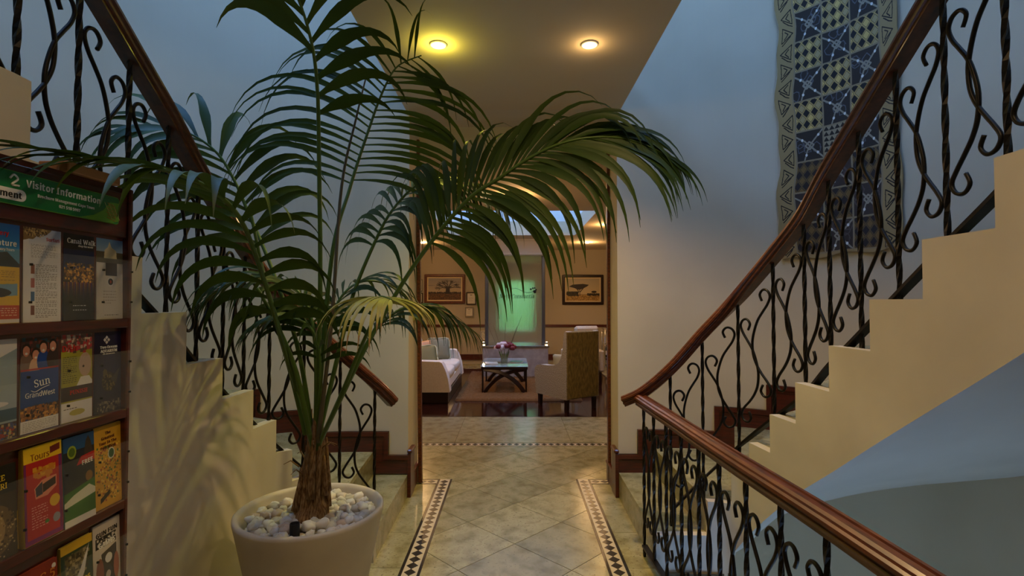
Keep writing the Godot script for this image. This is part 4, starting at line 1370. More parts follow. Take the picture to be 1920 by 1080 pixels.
func armchair():
	var bx = Vector3(0.815, 0, -0.574).normalized()
	var bs = Basis(bx, Vector3.UP, bx.cross(Vector3.UP))
	var corner = W(0.717, 7.02)
	var t = thing("armchair", "tall-backed crushed velvet armchair in olive with painted silver sheen, turned away towards the coffee table", "armchair", corner + bs * Vector3(0.30, 0, -0.36), "", bs)
	var vel = tri_mat(noise_tex(0.035, [[0.0, Color(0.34, 0.29, 0.13)], [0.5, Color(0.50, 0.43, 0.20)], [1.0, Color(0.64, 0.56, 0.28)]], 71, 4), Vector3(1.6, 0.5, 1.6), 0.7, false)
	var crushed = tri_mat(noise_tex(0.05, [[0.0, Color(0.18, 0.15, 0.10)], [0.40, Color(0.33, 0.29, 0.20)], [0.52, Color(0.70, 0.68, 0.62)], [1.0, Color(0.88, 0.87, 0.83)]], 72, 5), Vector3(5.5, 2.6, 5.5), 0.6, false)  # olive velvet with its sheen painted in as pale mottling
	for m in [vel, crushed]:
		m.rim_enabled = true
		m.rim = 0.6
	# side panels: tall at the back, swooping down to a low scrolled arm; local -z is forwards
	var side = [[0.36, 0.17], [0.36, 1.085], [0.335, 1.095], [0.31, 1.08], [0.295, 0.95], [0.275, 0.82], [0.24, 0.72], [0.19, 0.655], [0.10, 0.615], [-0.05, 0.60], [-0.20, 0.60], [-0.29, 0.58], [-0.335, 0.54], [-0.345, 0.48], [-0.33, 0.36], [-0.31, 0.20], [-0.30, 0.18]]
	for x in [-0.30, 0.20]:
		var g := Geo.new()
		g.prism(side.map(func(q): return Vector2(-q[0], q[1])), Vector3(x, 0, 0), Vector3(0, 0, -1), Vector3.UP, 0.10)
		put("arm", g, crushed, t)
	var g := Geo.new()
	g.box(Vector3(0, 0.63, 0.335), Vector3(0.595, 0.92, 0.06), 0.015)
	put("back_panel", g, vel, t)
	g = Geo.new()
	g.box(Vector3(0, 0.72, 0.26), Vector3(0.40, 0.70, 0.10), 0.03, Basis(Vector3.RIGHT, 0.06))
	put("back_cushion", g, vel, t)
	g = Geo.new(true)
	g.blob(Vector3(0, 0.42, -0.05), Vector3(0.205, 0.10, 0.29), 0.4, 0.0, 0, 24, 12)
	put("seat_cushion", g, vel, t)
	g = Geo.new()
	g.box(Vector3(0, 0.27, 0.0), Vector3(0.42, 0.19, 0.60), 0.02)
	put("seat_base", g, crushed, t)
	for x in [-0.25, 0.25]:
		for z in [-0.27, 0.31]:
			g = Geo.new()
			g.prism([Vector2(-0.028, 0.18), Vector2(0.028, 0.18), Vector2(0.02, 0.0), Vector2(-0.02, 0.0)], Vector3(x, 0.002, z - 0.024), Vector3.RIGHT, Vector3.UP, 0.048)
			put("leg", g, M.dark_wood, t)
	var o = bs * Vector3(-0.02, 0.60, -0.02) + t.position
	var c = thing("cushion", "small pale olive cushion standing on the seat of the velvet armchair", "cushion", o, "", bs * Basis(Vector3.UP, -0.5) * Basis(Vector3.RIGHT, -0.25))
	g = Geo.new(true)
	g.pillow(0.32, 0.30, 0.13)
	put("cover", g, mat(Color(0.62, 0.58, 0.42), 0.7), c)
	o = bs * Vector3(0.10, 0.78, 0.12) + t.position
	c = thing("cushion", "small white cushion behind the olive one on the velvet armchair", "cushion", o, "", bs * Basis(Vector3.UP, -0.3) * Basis(Vector3.RIGHT, -0.2))
	g = Geo.new(true)
	g.pillow(0.26, 0.26, 0.10)
	put("cover", g, mat(Color(0.90, 0.90, 0.88), 0.7), c)

# ---------------------------------------------------------------- brochure rack
const RACK_X := -1.03
func rack():
	var face = Basis(Vector3(0, 0, -1), Vector3.UP, Vector3(1, 0, 0))      # print faces into the hall
	var t = thing("brochure_rack", "dark mahogany brochure rack with clear pockets, filled with leaflets, at the left edge", "brochure rack", W(-1.09, 1.15))
	var d0 = 0.80; var d1 = 1.396
	var g := Geo.new()
	slab(g, -1.145, -1.041, 0.0, 1.79, d0, d1 - 0.012)
	put_w("back_board", g, M.mahogany, t)
	for d in [d0, d1 - 0.014]:
		g = Geo.new()
		slab(g, -1.145, -1.023, 0.0, 1.80, d, d + 0.014, 0.003)
		put_w("side_post", g, M.mahogany, t)
	g = Geo.new()
	slab(g, -1.041, -1.030, 1.668, 1.785, d0 + 0.014, d1 - 0.014, 0.002)
	put_w("header_board", g, M.mahogany, t)
	g = Geo.new()
	slab(g, -1.145, -1.04, 1.785, 1.80, d0, d1 - 0.02)
	put_w("top_board", g, M.mahogany, t)
	var tops = [1.663, 1.4255, 1.188, 0.945, 0.705]
	for i in 5:
		g = Geo.new()
		slab(g, -1.041, -1.021, tops[i] - 0.232, tops[i] - 0.209, d0 + 0.014, d1 - 0.014, 0.002)
		put_w("shelf_rail", g, M.mahogany, t)
	g = Geo.new()
	slab(g, -1.041, -1.023, 0.0, 0.47, d0 + 0.014, d1 - 0.014, 0.003)
	put_w("plinth", g, M.mahogany, t)
	# clear pockets over the leaflets
	var cols = [[1.293, 1.384], [1.198, 1.289], [1.099, 1.194], [0.999, 1.094]]
	for i in 4:
		for c in cols:
			g = Geo.new()
			slab(g, -1.0175, -1.016, tops[i] - 0.207, tops[i] - 0.055, c[0] - 0.002, c[1] + 0.002)
			put_w("pocket", g, M.acrylic, t)
		for c in cols:
			for y in [0.085, 0.165]:
				g = Geo.new()
				slab(g, -1.0205, -1.0155, tops[i] - y - 0.0025, tops[i] - y + 0.0025, c[1] + 0.0005, c[1] + 0.004)
				put_w("clip", g, M.black_plastic, t)
	# sign along the top
	var s = thing("header_sign", "green sign along the top of the brochure rack, reading Visitor Information in white", "sign", Vector3(-1.026, 1.7325, -1.12), "", face)
	var rr = func(x0, x1, y0, y1, r):
		var pts = []
		for q in [[x1 - r, y0 + r, -PI / 2], [x1 - r, y1 - r, 0.0], [x0 + r, y1 - r, PI / 2], [x0 + r, y0 + r, PI]]:
			for k in 6: pts.append(Vector2(q[0], q[1]) + r * Vector2(cos(q[2] + k * PI / 10), sin(q[2] + k * PI / 10)))
		return pts
	g = Geo.new()
	g.prism(rr.call(-0.28, 0.222, -0.0345, 0.0345, 0.008), Vector3.ZERO, Vector3.RIGHT, Vector3.UP, 0.004)
	put("edge", g, M.lime, s)
	g = Geo.new()
	g.prism(rr.call(-0.2785, 0.2205, -0.033, 0.033, 0.007), Vector3(0, 0, 0.004), Vector3.RIGHT, Vector3.UP, 0.0006)
	put("panel", g, M.green, s)
	g = Geo.new()
	g.prism([Vector2(0.10, -0.033), Vector2(0.2, -0.033), Vector2(0.2205, -0.026), Vector2(0.2205, 0.02), Vector2(0.19, 0.018), Vector2(0.17, -0.005), Vector2(0.14, -0.022)], Vector3(0, 0, 0.0046), Vector3.RIGHT, Vector3.UP, 0.0005)
	put("swoosh", g, M.lime, s)
	for k in 7:
		g = Geo.new()
		g.box(Vector3(0.195 + 0.002 * (k % 2), -0.024 + k * 0.006, 0.0054), Vector3(0.034 - 0.002 * abs(k - 3), 0.0014, 0.0004), 0.0, Basis(Vector3(0, 0, 1), -0.25))
		put("lattice_line", g, mat(Color(0.70, 0.38, 0.18), 0.5), s)
	for k in 3:
		g = Geo.new()
		g.box(Vector3(0.185 + 0.013 * k, -0.004, 0.0054), Vector3(0.0014, 0.045, 0.0004), 0.0, Basis(Vector3(0, 0, 1), 0.55))
		put("lattice_line", g, mat(Color(0.72, 0.72, 0.45), 0.5), s)
	g = Geo.new()
	g.prism(rr.call(-0.22, -0.036, -0.026, -0.002, 0.011), Vector3(0, 0, 0.0046), Vector3.RIGHT, Vector3.UP, 0.0008)
	put("name_plate", g, M.print_white, s)
	g = Geo.new(true)
	g.tube(spline([Vector3(-0.072, 0.018, 0.005), Vector3(-0.064, 0.027, 0.005), Vector3(-0.055, 0.019, 0.005), Vector3(-0.068, 0.006, 0.005), Vector3(-0.052, 0.006, 0.005)], 5), 0.0022, 0.0022, 5)
	put("emblem", g, M.print_white, s)
	lettering("Management", 0.0185, M.ink, s, Transform3D(Basis(), Vector3(-0.105, -0.0145, 0.0058)), false, true)
	lettering("Visitor Information", 0.0212, M.print_white, s, Transform3D(Basis(), Vector3(0.062, 0.0145, 0.0052)), false, true)
	lettering("Brochure Management Cape Town", 0.0092, M.print_white, s, Transform3D(Basis(), Vector3(0.066, -0.0060, 0.0052)), false, true)
	lettering("021 510 5997", 0.0096, M.print_white, s, Transform3D(Basis(), Vector3(0.072, -0.0190, 0.0052)), false, true)
	var wb = thing("wooden_block", "pale wooden block lying on top of the brochure rack behind the sign", "wooden block", W(-1.06, 1.27, 1.8005))
	g = Geo.new()
	g.box(Vector3(0, 0.012, 0), Vector3(0.07, 0.024, 0.16), 0.002)
	put("block", g, mat(Color(0.72, 0.52, 0.33), 0.6), wb)
	leaflets(cols, tops, face)

func booklet(called: String, label: String, col: Array, top: float, p: Pic, thick: float, tilt: float, face: Basis, edge: Color, hgt := 0.205) -> Node3D:
	var w = col[1] - col[0] - 0.003
	var b = thing(called, label, "brochure", Vector3(-1.0405, top - 0.2085, -(col[0] + col[1]) / 2), "", face * Basis(Vector3.RIGHT, -tilt))
	var g := Geo.new()
	if thick > 0.006:
		for k in 5:
			var z = thick * k / 5.0
			g.box(Vector3(0.0006 * ((k * 3) % 4 - 1.5), hgt / 2 - 0.0012 * ((k * 7) % 3), z + thick * 0.09), Vector3(w - 0.002, hgt, thick * 0.17))
	else:
		g.box(Vector3(0, hgt / 2, thick / 2), Vector3(w - 0.001, hgt, thick))
	put("pages", g, mat(edge, 0.8), b)
	g = Geo.new()
	g.quad(Vector3(-w / 2, 0, thick + 0.0006), Vector3(w / 2, 0, thick + 0.0006), Vector3(w / 2, hgt, thick + 0.0006), Vector3(-w / 2, hgt, thick + 0.0006))
	put("cover", g, print_mat(p), b)
	b.set_meta("t", thick)
	return b

func say(b: Node3D, s: String, size: float, x: float, y: float, m: Material, serif := false, bold := false, turn := 0.0):
	lettering(s, size, m, b, Transform3D(Basis(Vector3(0, 0, 1), turn), Vector3(x, y, b.get_meta("t") + 0.0011)), serif, bold)

func leaflets(cols: Array, tops: Array, face: Basis):
	var P = func(c): return Pic.new(104, 232, c)
	var white = Color(0.86, 0.85, 0.82)
	var p: Pic
	var b: Node3D
	# top row, from the near end
	p = P.call(Color(0.85, 0.68, 0.10))
	p.grad(0, 0.25, Color(0.10, 0.35, 0.62), Color(0.18, 0.52, 0.75)); p.rect(0, 0.25, 1, 0.42, Color(0.30, 0.52, 0.62))
	p.poly([Vector2(0, 0.42), Vector2(0.3, 0.31), Vector2(0.7, 0.28), Vector2(1, 0.40), Vector2(1, 0.43), Vector2(0, 0.43)], Color(0.10, 0.14, 0.14))
	p.lines(0.06, 0.47, 0.9, 0.58, 6, Color(0.5, 0.38, 0.05)); p.poly([Vector2(0, 0.62), Vector2(0.95, 0.60), Vector2(0.95, 0.72), Vector2(0, 0.74)], Color(0.45, 0.60, 0.66))
	p.disc(0.4, 0.69, 0.4, 0.05, Color(0.13, 0.14, 0.12)); p.rect(0, 0.82, 1, 0.96, Color(0.72, 0.22, 0.08)); p.rect(0, 0.96, 1, 1, white); p.lines(0.05, 0.84, 0.95, 0.93, 4, Color(0.9, 0.75, 0.6))
	b = booklet("brochure", "blue and yellow nature brochure in the rack's top row, nearest the left edge", cols[3], tops[0], p, 0.003, 0.02, face, white)
	say(b, "Nature", 0.016, 0.012, 0.165, M.print_white, false, true); say(b, "Scenery Tours", 0.007, 0.012, 0.152, M.print_white); say(b, "Discovery", 0.013, -0.008, 0.185, M.print_red, false, true)
	p = P.call(white)
	p.grad(0.0, 0.2, Color(0.62, 0.68, 0.80), white, 0.15, 1.0); p.poly([Vector2(0, 0), Vector2(0.75, 0), Vector2(0.6, 0.06), Vector2(0.42, 0.05), Vector2(0.25, 0.12), Vector2(0.15, 0.12), Vector2(0.0, 0.14)], Color(0.50, 0.40, 0.24))
	p.speck(0.0, 0.0, 0.6, 0.08, [Color(0.30, 0.22, 0.12), Color(0.72, 0.60, 0.36)], 120, 0.05)
	p.lines(0.2, 0.17, 0.9, 0.32, 10, Color(0.5, 0.48, 0.45)); p.lines(0.32, 0.38, 0.9, 0.96, 30, Color(0.58, 0.56, 0.53))
	for k in 4: p.rect(0.2, 0.39 + k * 0.145, 0.30, 0.49 + k * 0.145, [Color(0.55, 0.30, 0.22), Color(0.70, 0.38, 0.34), Color(0.25, 0.42, 0.62), Color(0.45, 0.25, 0.24)][k])
	b = booklet("brochure", "white leaflet with ornate gold top corner and four small pictures in the rack's top row", cols[2], tops[0], p, 0.003, 0.02, face, white)
	say(b, "Surfari", 0.010, 0.025, 0.183, M.print_red, true)
	p = P.call(Color(0.06, 0.05, 0.06))
	p.grad(0.18, 0.5, Color(0.06, 0.10, 0.24), Color(0.12, 0.22, 0.46)); p.rect(0.0, 0.40, 1, 0.55, Color(0.30, 0.22, 0.12))
	p.speck(0.02, 0.33, 0.98, 0.55, [Color(0.85, 0.62, 0.20), Color(0.55, 0.38, 0.15), Color(0.20, 0.16, 0.14)], 220, 0.08)
	for k in 26: p.rect(p.r.randf(), 0.56, 0.0, 0.56, Color.BLACK)
	for k in 22: p.grad(0.56, 0.56 + p.r.randf_range(0.12, 0.24), [Color(0.65, 0.45, 0.12), Color(0.50, 0.15, 0.12), Color(0.30, 0.18, 0.40)][k % 3], Color(0.08, 0.06, 0.10), k / 22.0, k / 22.0 + 0.035)
	p.lines(0.3, 0.82, 0.75, 0.84, 1, white); p.lines(0.3, 0.87, 0.75, 0.89, 1, white)
	b = booklet("brochure", "dark brochure with a lit waterfront at dusk, in the rack's top row", cols[1], tops[0], p, 0.003, 0.02, face, Color(0.2, 0.2, 0.25))
	say(b, "Canal Walk", 0.0150, 0.006, 0.188, M.print_white, true); say(b, "shop the world", 0.0065, 0.018, 0.178, M.print_white)
	p = P.call(Color(0.80, 0.77, 0.70))
	p.grad(0, 0.22, Color(0.35, 0.50, 0.66), Color(0.62, 0.70, 0.74)); p.rect(0, 0.16, 1, 0.30, Color(0.32, 0.30, 0.22))
	p.poly([Vector2(0.28, 0.24), Vector2(0.30, 0.14), Vector2(0.42, 0.10), Vector2(0.48, 0.03), Vector2(0.56, 0.10), Vector2(0.74, 0.14), Vector2(0.76, 0.24)], Color(0.78, 0.72, 0.56))
	p.rect(0.34, 0.30, 0.78, 0.46, Color(0.16, 0.12, 0.10)); p.disc(0.52, 0.53, 0.12, 0.055, white); p.disc(0.52, 0.53, 0.095, 0.042, Color(0.10, 0.10, 0.14)); p.disc(0.52, 0.53, 0.03, 0.02, Color(0.7, 0.15, 0.12))
	p.lines(0.25, 0.64, 0.75, 0.82, 5, Color(0.66, 0.62, 0.55)); p.lines(0.3, 0.94, 0.85, 0.96, 1, Color(0.4, 0.38, 0.35))
	b = booklet("brochure", "cream leaflet with pale gabled shape and round black emblem, far end of the top row", cols[0], tops[0], p, 0.003, 0.02, face, white)
	# second row
	p = P.call(Color(0.55, 0.62, 0.64))
	p.poly([Vector2(0, 0), Vector2(1, 0), Vector2(1, 0.1), Vector2(0.3, 0.24), Vector2(0, 0.3)], white); p.rect(0, 0.24, 0.55, 0.46, Color(0.62, 0.14, 0.12)); p.disc(0.3, 0.33, 0.22, 0.07, Color(0.90, 0.60, 0.12))
	p.rect(0, 0.46, 1, 0.70, Color(0.60, 0.66, 0.68)); p.disc(0.4, 0.54, 0.10, 0.05, Color(0.12, 0.16, 0.20)); p.disc(0.4, 0.64, 0.4, 0.03, white); p.rect(0, 0.70, 1, 0.82, Color(0.22, 0.34, 0.40))
	p.rect(0, 0.84, 1, 1, Color(0.25, 0.20, 0.24)); p.speck(0, 0.84, 1, 1, [Color(0.6, 0.2, 0.16), Color(0.25, 0.3, 0.5), Color(0.7, 0.6, 0.4)], 150, 0.08)
	b = booklet("brochure", "teal and white brochure with a penguin, nearest the left edge in the second row", cols[3], tops[1], p, 0.003, 0.02, face, white)
	p = P.call(Color(0.05, 0.20, 0.48))
	p.rect(0, 0, 1, 0.34, Color(0.26, 0.16, 0.14)); p.speck(0, 0, 1, 0.14, [Color(0.1, 0.3, 0.35), Color(0.5, 0.2, 0.15)], 60, 0.1)
	for q in [[0.14, 0.13, Color(0.75, 0.50, 0.40), Color(0.45, 0.36, 0.30)], [0.38, 0.18, Color(0.80, 0.55, 0.44), Color(0.78, 0.62, 0.50)], [0.58, 0.11, Color(0.80, 0.56, 0.45), Color(0.08, 0.25, 0.55)], [0.84, 0.10, Color(0.82, 0.58, 0.47), Color(0.20, 0.14, 0.13)]]:
		p.disc(q[0], q[1] + 0.15, 0.17, 0.12, q[3])
		p.disc(q[0], q[1] - 0.005, 0.115, 0.068, Color(0.12, 0.07, 0.05)); p.disc(q[0], q[1] + 0.010, 0.09, 0.055, q[2]); p.disc(q[0], q[1] + 0.035, 0.035, 0.012, white)
	p.rect(0, 0.335, 1, 0.355, Color(0.62, 0.12, 0.12)); p.grad(0.355, 0.72, Color(0.04, 0.22, 0.50), Color(0.06, 0.26, 0.52))
	p.rect(0, 0.74, 1, 0.86, Color(0.42, 0.28, 0.10)); p.speck(0, 0.72, 1, 0.87, [Color(0.80, 0.56, 0.18), Color(0.58, 0.36, 0.12), Color(0.20, 0.12, 0.12)], 180, 0.1); p.rect(0, 0.87, 1, 1, white); p.lines(0.06, 0.885, 0.94, 0.99, 6, Color(0.55, 0.53, 0.5))
	b = booklet("brochure", "blue brochure with four laughing people at its top, in the rack's second row", cols[2], tops[1], p, 0.003, 0.02, face, white)
	say(b, "Sun", 0.022, 0.004, 0.105, M.print_white, true, false, 0.12); say(b, "GrandWest", 0.0145, 0.0, 0.080, M.print_white)
	var uw := Geo.new(true)
	uw.tube(spline([Vector3(-0.022, 0.090, 0.0038), Vector3(-0.012, 0.086, 0.0038), Vector3(0.004, 0.092, 0.0038), Vector3(0.022, 0.096, 0.0038)], 5), 0.0008, 0.0008, 4)
	put("flourish", uw, M.print_white, b)
	p = P.call(Color(0.62, 0.60, 0.16))
	p.rect(0, 0, 1, 0.19, Color(0.45, 0.35, 0.30)); p.speck(0, 0, 1, 0.18, [Color(0.78, 0.70, 0.60), Color(0.35, 0.26, 0.22), Color(0.7, 0.2, 0.2)], 120, 0.12); p.lines(0.05, 0.25, 0.5, 0.56, 14, Color(0.36, 0.34, 0.08))
	p.disc(0.76, 0.36, 0.21, 0.14, Color(0.74, 0.62, 0.52)); p.disc(0.70, 0.38, 0.035, 0.014, Color(0.2, 0.15, 0.12)); p.poly([Vector2(0.48, 0.60), Vector2(0.62, 0.50), Vector2(0.9, 0.50), Vector2(1, 0.56), Vector2(1, 0.60)], white)
	p.rect(0, 0.60, 1, 0.76, Color(0.20, 0.14, 0.13)); p.rect(0, 0.78, 1, 1, white); p.disc(0.5, 0.9, 0.25, 0.035, Color(0.72, 0.68, 0.30)); p.lines(0.08, 0.84, 0.5, 0.86, 1, Color(0.35, 0.33, 0.3))
	b = booklet("brochure", "yellow-green brochure with a bald man's head and dark red lettering, in the second row", cols[1], tops[1], p, 0.003, 0.02, face, white)
	say(b, "PUNISH", 0.013, 0.004, 0.068, M.print_red, true, true); say(b, "Dish", 0.020, -0.022, 0.172, M.print_red, false, true)
	p = P.call(Color(0.09, 0.07, 0.20))
	p.grad(0.3, 1, Color(0.10, 0.08, 0.22), Color(0.14, 0.14, 0.20)); p.disc(0.5, 0.62, 0.24, 0.12, Color(0.22, 0.19, 0.12)); p.speck(0.3, 0.52, 0.75, 0.72, [Color(0.42, 0.35, 0.18), Color(0.12, 0.10, 0.10)], 90, 0.08)
	p.disc(0.38, 0.50, 0.08, 0.04, Color(0.36, 0.30, 0.16)); p.poly([Vector2(0.6, 0.6), Vector2(0.95, 0.46), Vector2(0.8, 0.66)], Color(0.26, 0.24, 0.20)); p.speck(0.1, 0.85, 1, 1, [Color(0.35, 0.32, 0.3), Color(0.5, 0.45, 0.36)], 60, 0.08)
	for q in [[0.45, 0.07], [0.38, 0.10], [0.52, 0.10], [0.45, 0.13]]: p.poly([Vector2(q[0], q[1] - 0.025), Vector2(q[0] + 0.055, q[1]), Vector2(q[0], q[1] + 0.025), Vector2(q[0] - 0.055, q[1])], white)
	b = booklet("brochure", "dark purple aquarium leaflet with a turtle, at the far end of the second row", cols[0], tops[1], p, 0.003, 0.02, face, Color(0.3, 0.3, 0.4))
	say(b, "Two Oceans", 0.0095, 0.002, 0.166, M.print_white, true, true); say(b, "AQUARIUM", 0.0095, 0.002, 0.156, M.print_white, true, true); say(b, "CAPE TOWN SOUTH AFRICA", 0.003, 0.002, 0.1485, M.print_white)
	# third row: thicker stacks leaning forward
	p = P.call(Color(0.09, 0.08, 0.05))
	p.rect(0, 0.30, 1, 1, Color(0.22, 0.17, 0.09)); p.disc(0.45, 0.66, 0.5, 0.27, Color(0.42, 0.33, 0.18)); p.disc(0.42, 0.66, 0.30, 0.19, Color(0.62, 0.50, 0.30)); p.disc(0.28, 0.62, 0.05, 0.02, Color(0.1, 0.07, 0.04)); p.disc(0.54, 0.62, 0.05, 0.02, Color(0.1, 0.07, 0.04))
	p.disc(0.42, 0.76, 0.12, 0.045, Color(0.22, 0.13, 0.08)); p.speck(0, 0.45, 1, 1, [Color(0.72, 0.60, 0.40), Color(0.25, 0.18, 0.1)], 160, 0.06)
	b = booklet("brochure", "black safari brochure with a lion's head, nearest the left edge in the third row", cols[3], tops[2] - 0.004, p, 0.012, 0.05, face, Color(0.3, 0.27, 0.2), 0.19)
	say(b, "GAME", 0.015, 0.0, 0.165, M.print_yellow, true); say(b, "SAFARI", 0.015, 0.0, 0.148, M.print_yellow, true)
	p = P.call(Color(0.72, 0.10, 0.08))
	p.rect(0, 0, 1, 0.16, Color(0.92, 0.76, 0.05)); p.poly([Vector2(0.68, 0.05), Vector2(0.95, 0.03), Vector2(0.95, 0.10), Vector2(0.68, 0.12)], Color(0.45, 0.10, 0.06)); p.rect(0, 0.16, 0.06, 1, Color(0.45, 0.10, 0.38)); p.rect(0.92, 0.16, 1, 1, Color(0.45, 0.10, 0.38))
	p.speck(0.2, 0.22, 0.75, 0.32, [Color(0.85, 0.62, 0.10), Color(0.80, 0.50, 0.08)], 60, 0.12); p.poly([Vector2(0.25, 0.44), Vector2(0.45, 0.37), Vector2(0.85, 0.36), Vector2(0.85, 0.48), Vector2(0.6, 0.55), Vector2(0.28, 0.55)], Color(0.88, 0.55, 0.42))
	p.poly([Vector2(0.28, 0.44), Vector2(0.46, 0.39), Vector2(0.46, 0.52), Vector2(0.30, 0.53)], Color(0.22, 0.22, 0.28)); p.poly([Vector2(0.47, 0.42), Vector2(0.82, 0.38), Vector2(0.82, 0.46), Vector2(0.47, 0.51)], Color(0.18, 0.08, 0.07))
	p.disc(0.78, 0.63, 0.14, 0.065, Color(0.90, 0.72, 0.08)); p.lines(0.18, 0.62, 0.60, 0.86, 9, Color(0.92, 0.70, 0.62)); p.disc(0.82, 0.82, 0.10, 0.05, Color(0.55, 0.55, 0.6)); p.disc(0.56, 0.82, 0.06, 0.02, Color(0.25, 0.5, 0.15)); p.rect(0, 0.95, 1, 1, Color(0.50, 0.10, 0.42))
	b = booklet("brochure", "thick red sightseeing bus brochure with a yellow top band, in the third row", cols[2], tops[2] + 0.002, p, 0.020, 0.05, face, Color(0.85, 0.70, 0.15))
	say(b, "Tours", 0.018, -0.008, 0.182, mat(Color(0.55, 0.30, 0.05), 0.6))
	p = P.call(Color(0.12, 0.13, 0.16))
	p.grad(0, 0.16, Color(0.08, 0.28, 0.48), Color(0.10, 0.33, 0.52)); p.poly([Vector2(0.66, 0.20), Vector2(0.72, 0.08), Vector2(0.80, 0.03), Vector2(0.88, 0.10), Vector2(0.98, 0.28), Vector2(0.66, 0.28)], Color(0.24, 0.20, 0.14)); p.disc(0.26, 0.17, 0.14, 0.075, Color(0.60, 0.66, 0.16)); p.disc(0.26, 0.17, 0.10, 0.05, Color(0.30, 0.42, 0.10))
	p.poly([Vector2(0.40, 0.34), Vector2(0.55, 0.25), Vector2(1, 0.23), Vector2(1, 0.33)], Color(0.72, 0.13, 0.10)); p.disc(0.80, 0.50, 0.12, 0.06, Color(0.5, 0.35, 0.12))
	p.poly([Vector2(0, 0.62), Vector2(1, 0.54), Vector2(1, 0.92), Vector2(0, 0.92)], Color(0.18, 0.40, 0.10)); p.poly([Vector2(0, 0.72), Vector2(0.3, 0.66), Vector2(0.8, 0.60), Vector2(1, 0.66), Vector2(1, 0.72), Vector2(0, 0.78)], Color(0.80, 0.80, 0.72)); p.rect(0, 0.92, 1, 1, white)
	b = booklet("brochure", "blue and green brochure with a red FREE flash and rocky cape, in the third row", cols[1], tops[2] - 0.003, p, 0.018, 0.05, face, Color(0.35, 0.5, 0.6))
	say(b, "FREE", 0.0145, 0.022, 0.138, M.print_white, false, true, 0.06)
	p = P.call(Color(0.80, 0.60, 0.12))
	p.speck(0.05, 0.24, 0.95, 0.92, [Color(0.45, 0.34, 0.10), Color(0.62, 0.30, 0.12), Color(0.30, 0.42, 0.20), Color(0.9, 0.75, 0.3)], 230, 0.07); p.disc(0.62, 0.36, 0.13, 0.07, Color(0.86, 0.84, 0.76)); p.disc(0.62, 0.36, 0.10, 0.055, Color(0.15, 0.34, 0.18)); p.poly([Vector2(0.2, 0.88), Vector2(0.55, 0.80), Vector2(0.55, 0.86), Vector2(0.2, 0.94)], Color(0.12, 0.1, 0.08))
	b = booklet("brochure", "yellow illustrated map leaflet with brown handwriting, at the far end of the third row", cols[0], tops[2], p, 0.010, 0.04, face, Color(0.85, 0.75, 0.45))
	for q in [["The", 0.185], ["Greatest", 0.173], ["Tour In The", 0.161], ["Past Way!", 0.149]]: say(b, q[0], 0.0105, 0.0, q[1], mat(Color(0.35, 0.12, 0.05), 0.7), false, true, 0.03)
	# fourth row
	p = P.call(Color(0.30, 0.24, 0.14))
	p.speck(0, 0.1, 1, 1, [Color(0.45, 0.36, 0.2), Color(0.18, 0.14, 0.08)], 100, 0.1)
	b = booklet("brochure", "brown brochure at the bottom left corner, beside the orange-red safari one", cols[3], tops[3] - 0.012, p, 0.012, 0.05, face, Color(0.5, 0.45, 0.35), 0.19)
	p = P.call(Color(0.52, 0.16, 0.07))
	p.disc(0.9, 0.08, 0.06, 0.03, white); p.speck(0, 0.4, 1, 1, [Color(0.65, 0.25, 0.1), Color(0.35, 0.1, 0.05)], 80, 0.1)
	b = booklet("brochure", "orange-red safari brochure with gold lettering in the lowest visible row of the rack", cols[2], tops[3] - 0.004, p, 0.016, 0.05, face, Color(0.6, 0.25, 0.15), 0.19)
	say(b, "BIG 5", 0.026, 0.006, 0.160, mat(Color(0.80, 0.50, 0.16), 0.6), true, true); say(b, "SAFARI", 0.026, 0.0, 0.132, mat(Color(0.80, 0.50, 0.16), 0.6), true, true)
	p = P.call(Color(0.14, 0.22, 0.10))
	p.rect(0, 0, 1, 0.10, Color(0.82, 0.66, 0.10)); p.poly([Vector2(0.12, 0.14), Vector2(0.85, 0.12), Vector2(0.7, 0.4), Vector2(0.12, 0.46)], Color(0.38, 0.34, 0.20)); p.speck(0.1, 0.12, 0.85, 0.42, [Color(0.2, 0.17, 0.1), Color(0.6, 0.55, 0.4)], 90, 0.1); p.poly([Vector2(0.2, 0.62), Vector2(0.6, 0.35), Vector2(0.9, 0.1), Vector2(0.72, 0.42), Vector2(0.3, 0.7)], white)
	p.rect(0, 0.66, 1, 1, Color(0.70, 0.60, 0.10))
	b = booklet("brochure", "green and yellow brochure with a leaping white animal, in the lowest visible row", cols[1], tops[3] - 0.002, p, 0.018, 0.05, face, Color(0.7, 0.62, 0.25), 0.2)
	say(b, "QUADS", 0.016, 0.010, 0.100, M.print_yellow, false, true, 0.05); say(b, "IT'S ALL GO", 0.0095, 0.012, 0.086, M.print_white, false, true, 0.05)
	p = P.call(Color(0.78, 0.74, 0.68))
	p.rect(0.1, 0.17, 0.85, 0.30, Color(0.12, 0.11, 0.1)); p.speck(0.12, 0.18, 0.84, 0.29, [Color(0.8, 0.78, 0.72)], 40, 0.08); p.poly([Vector2(0.3, 0.38), Vector2(0.85, 0.32), Vector2(0.9, 0.9), Vector2(0.35, 0.95)], Color(0.16, 0.12, 0.11)); p.disc(0.56, 0.46, 0.13, 0.06, white); p.disc(0.54, 0.66, 0.09, 0.05, Color(0.75, 0.70, 0.65)); p.disc(0.24, 0.6, 0.14, 0.18, Color(0.50, 0.24, 0.18)); p.disc(0.84, 0.6, 0.10, 0.16, Color(0.62, 0.36, 0.28))
	b = booklet("brochure", "white shooting leaflet with a dark target picture, far end of the lowest visible row", cols[0], tops[3], p, 0.012, 0.04, face, Color(0.6, 0.58, 0.52))
	say(b, "GUN FUN", 0.0155, 0.0, 0.178, M.ink, false, true, 0.03); say(b, "GAMES", 0.0165, 0.0, 0.150, M.print_white, false, true, 0.03)

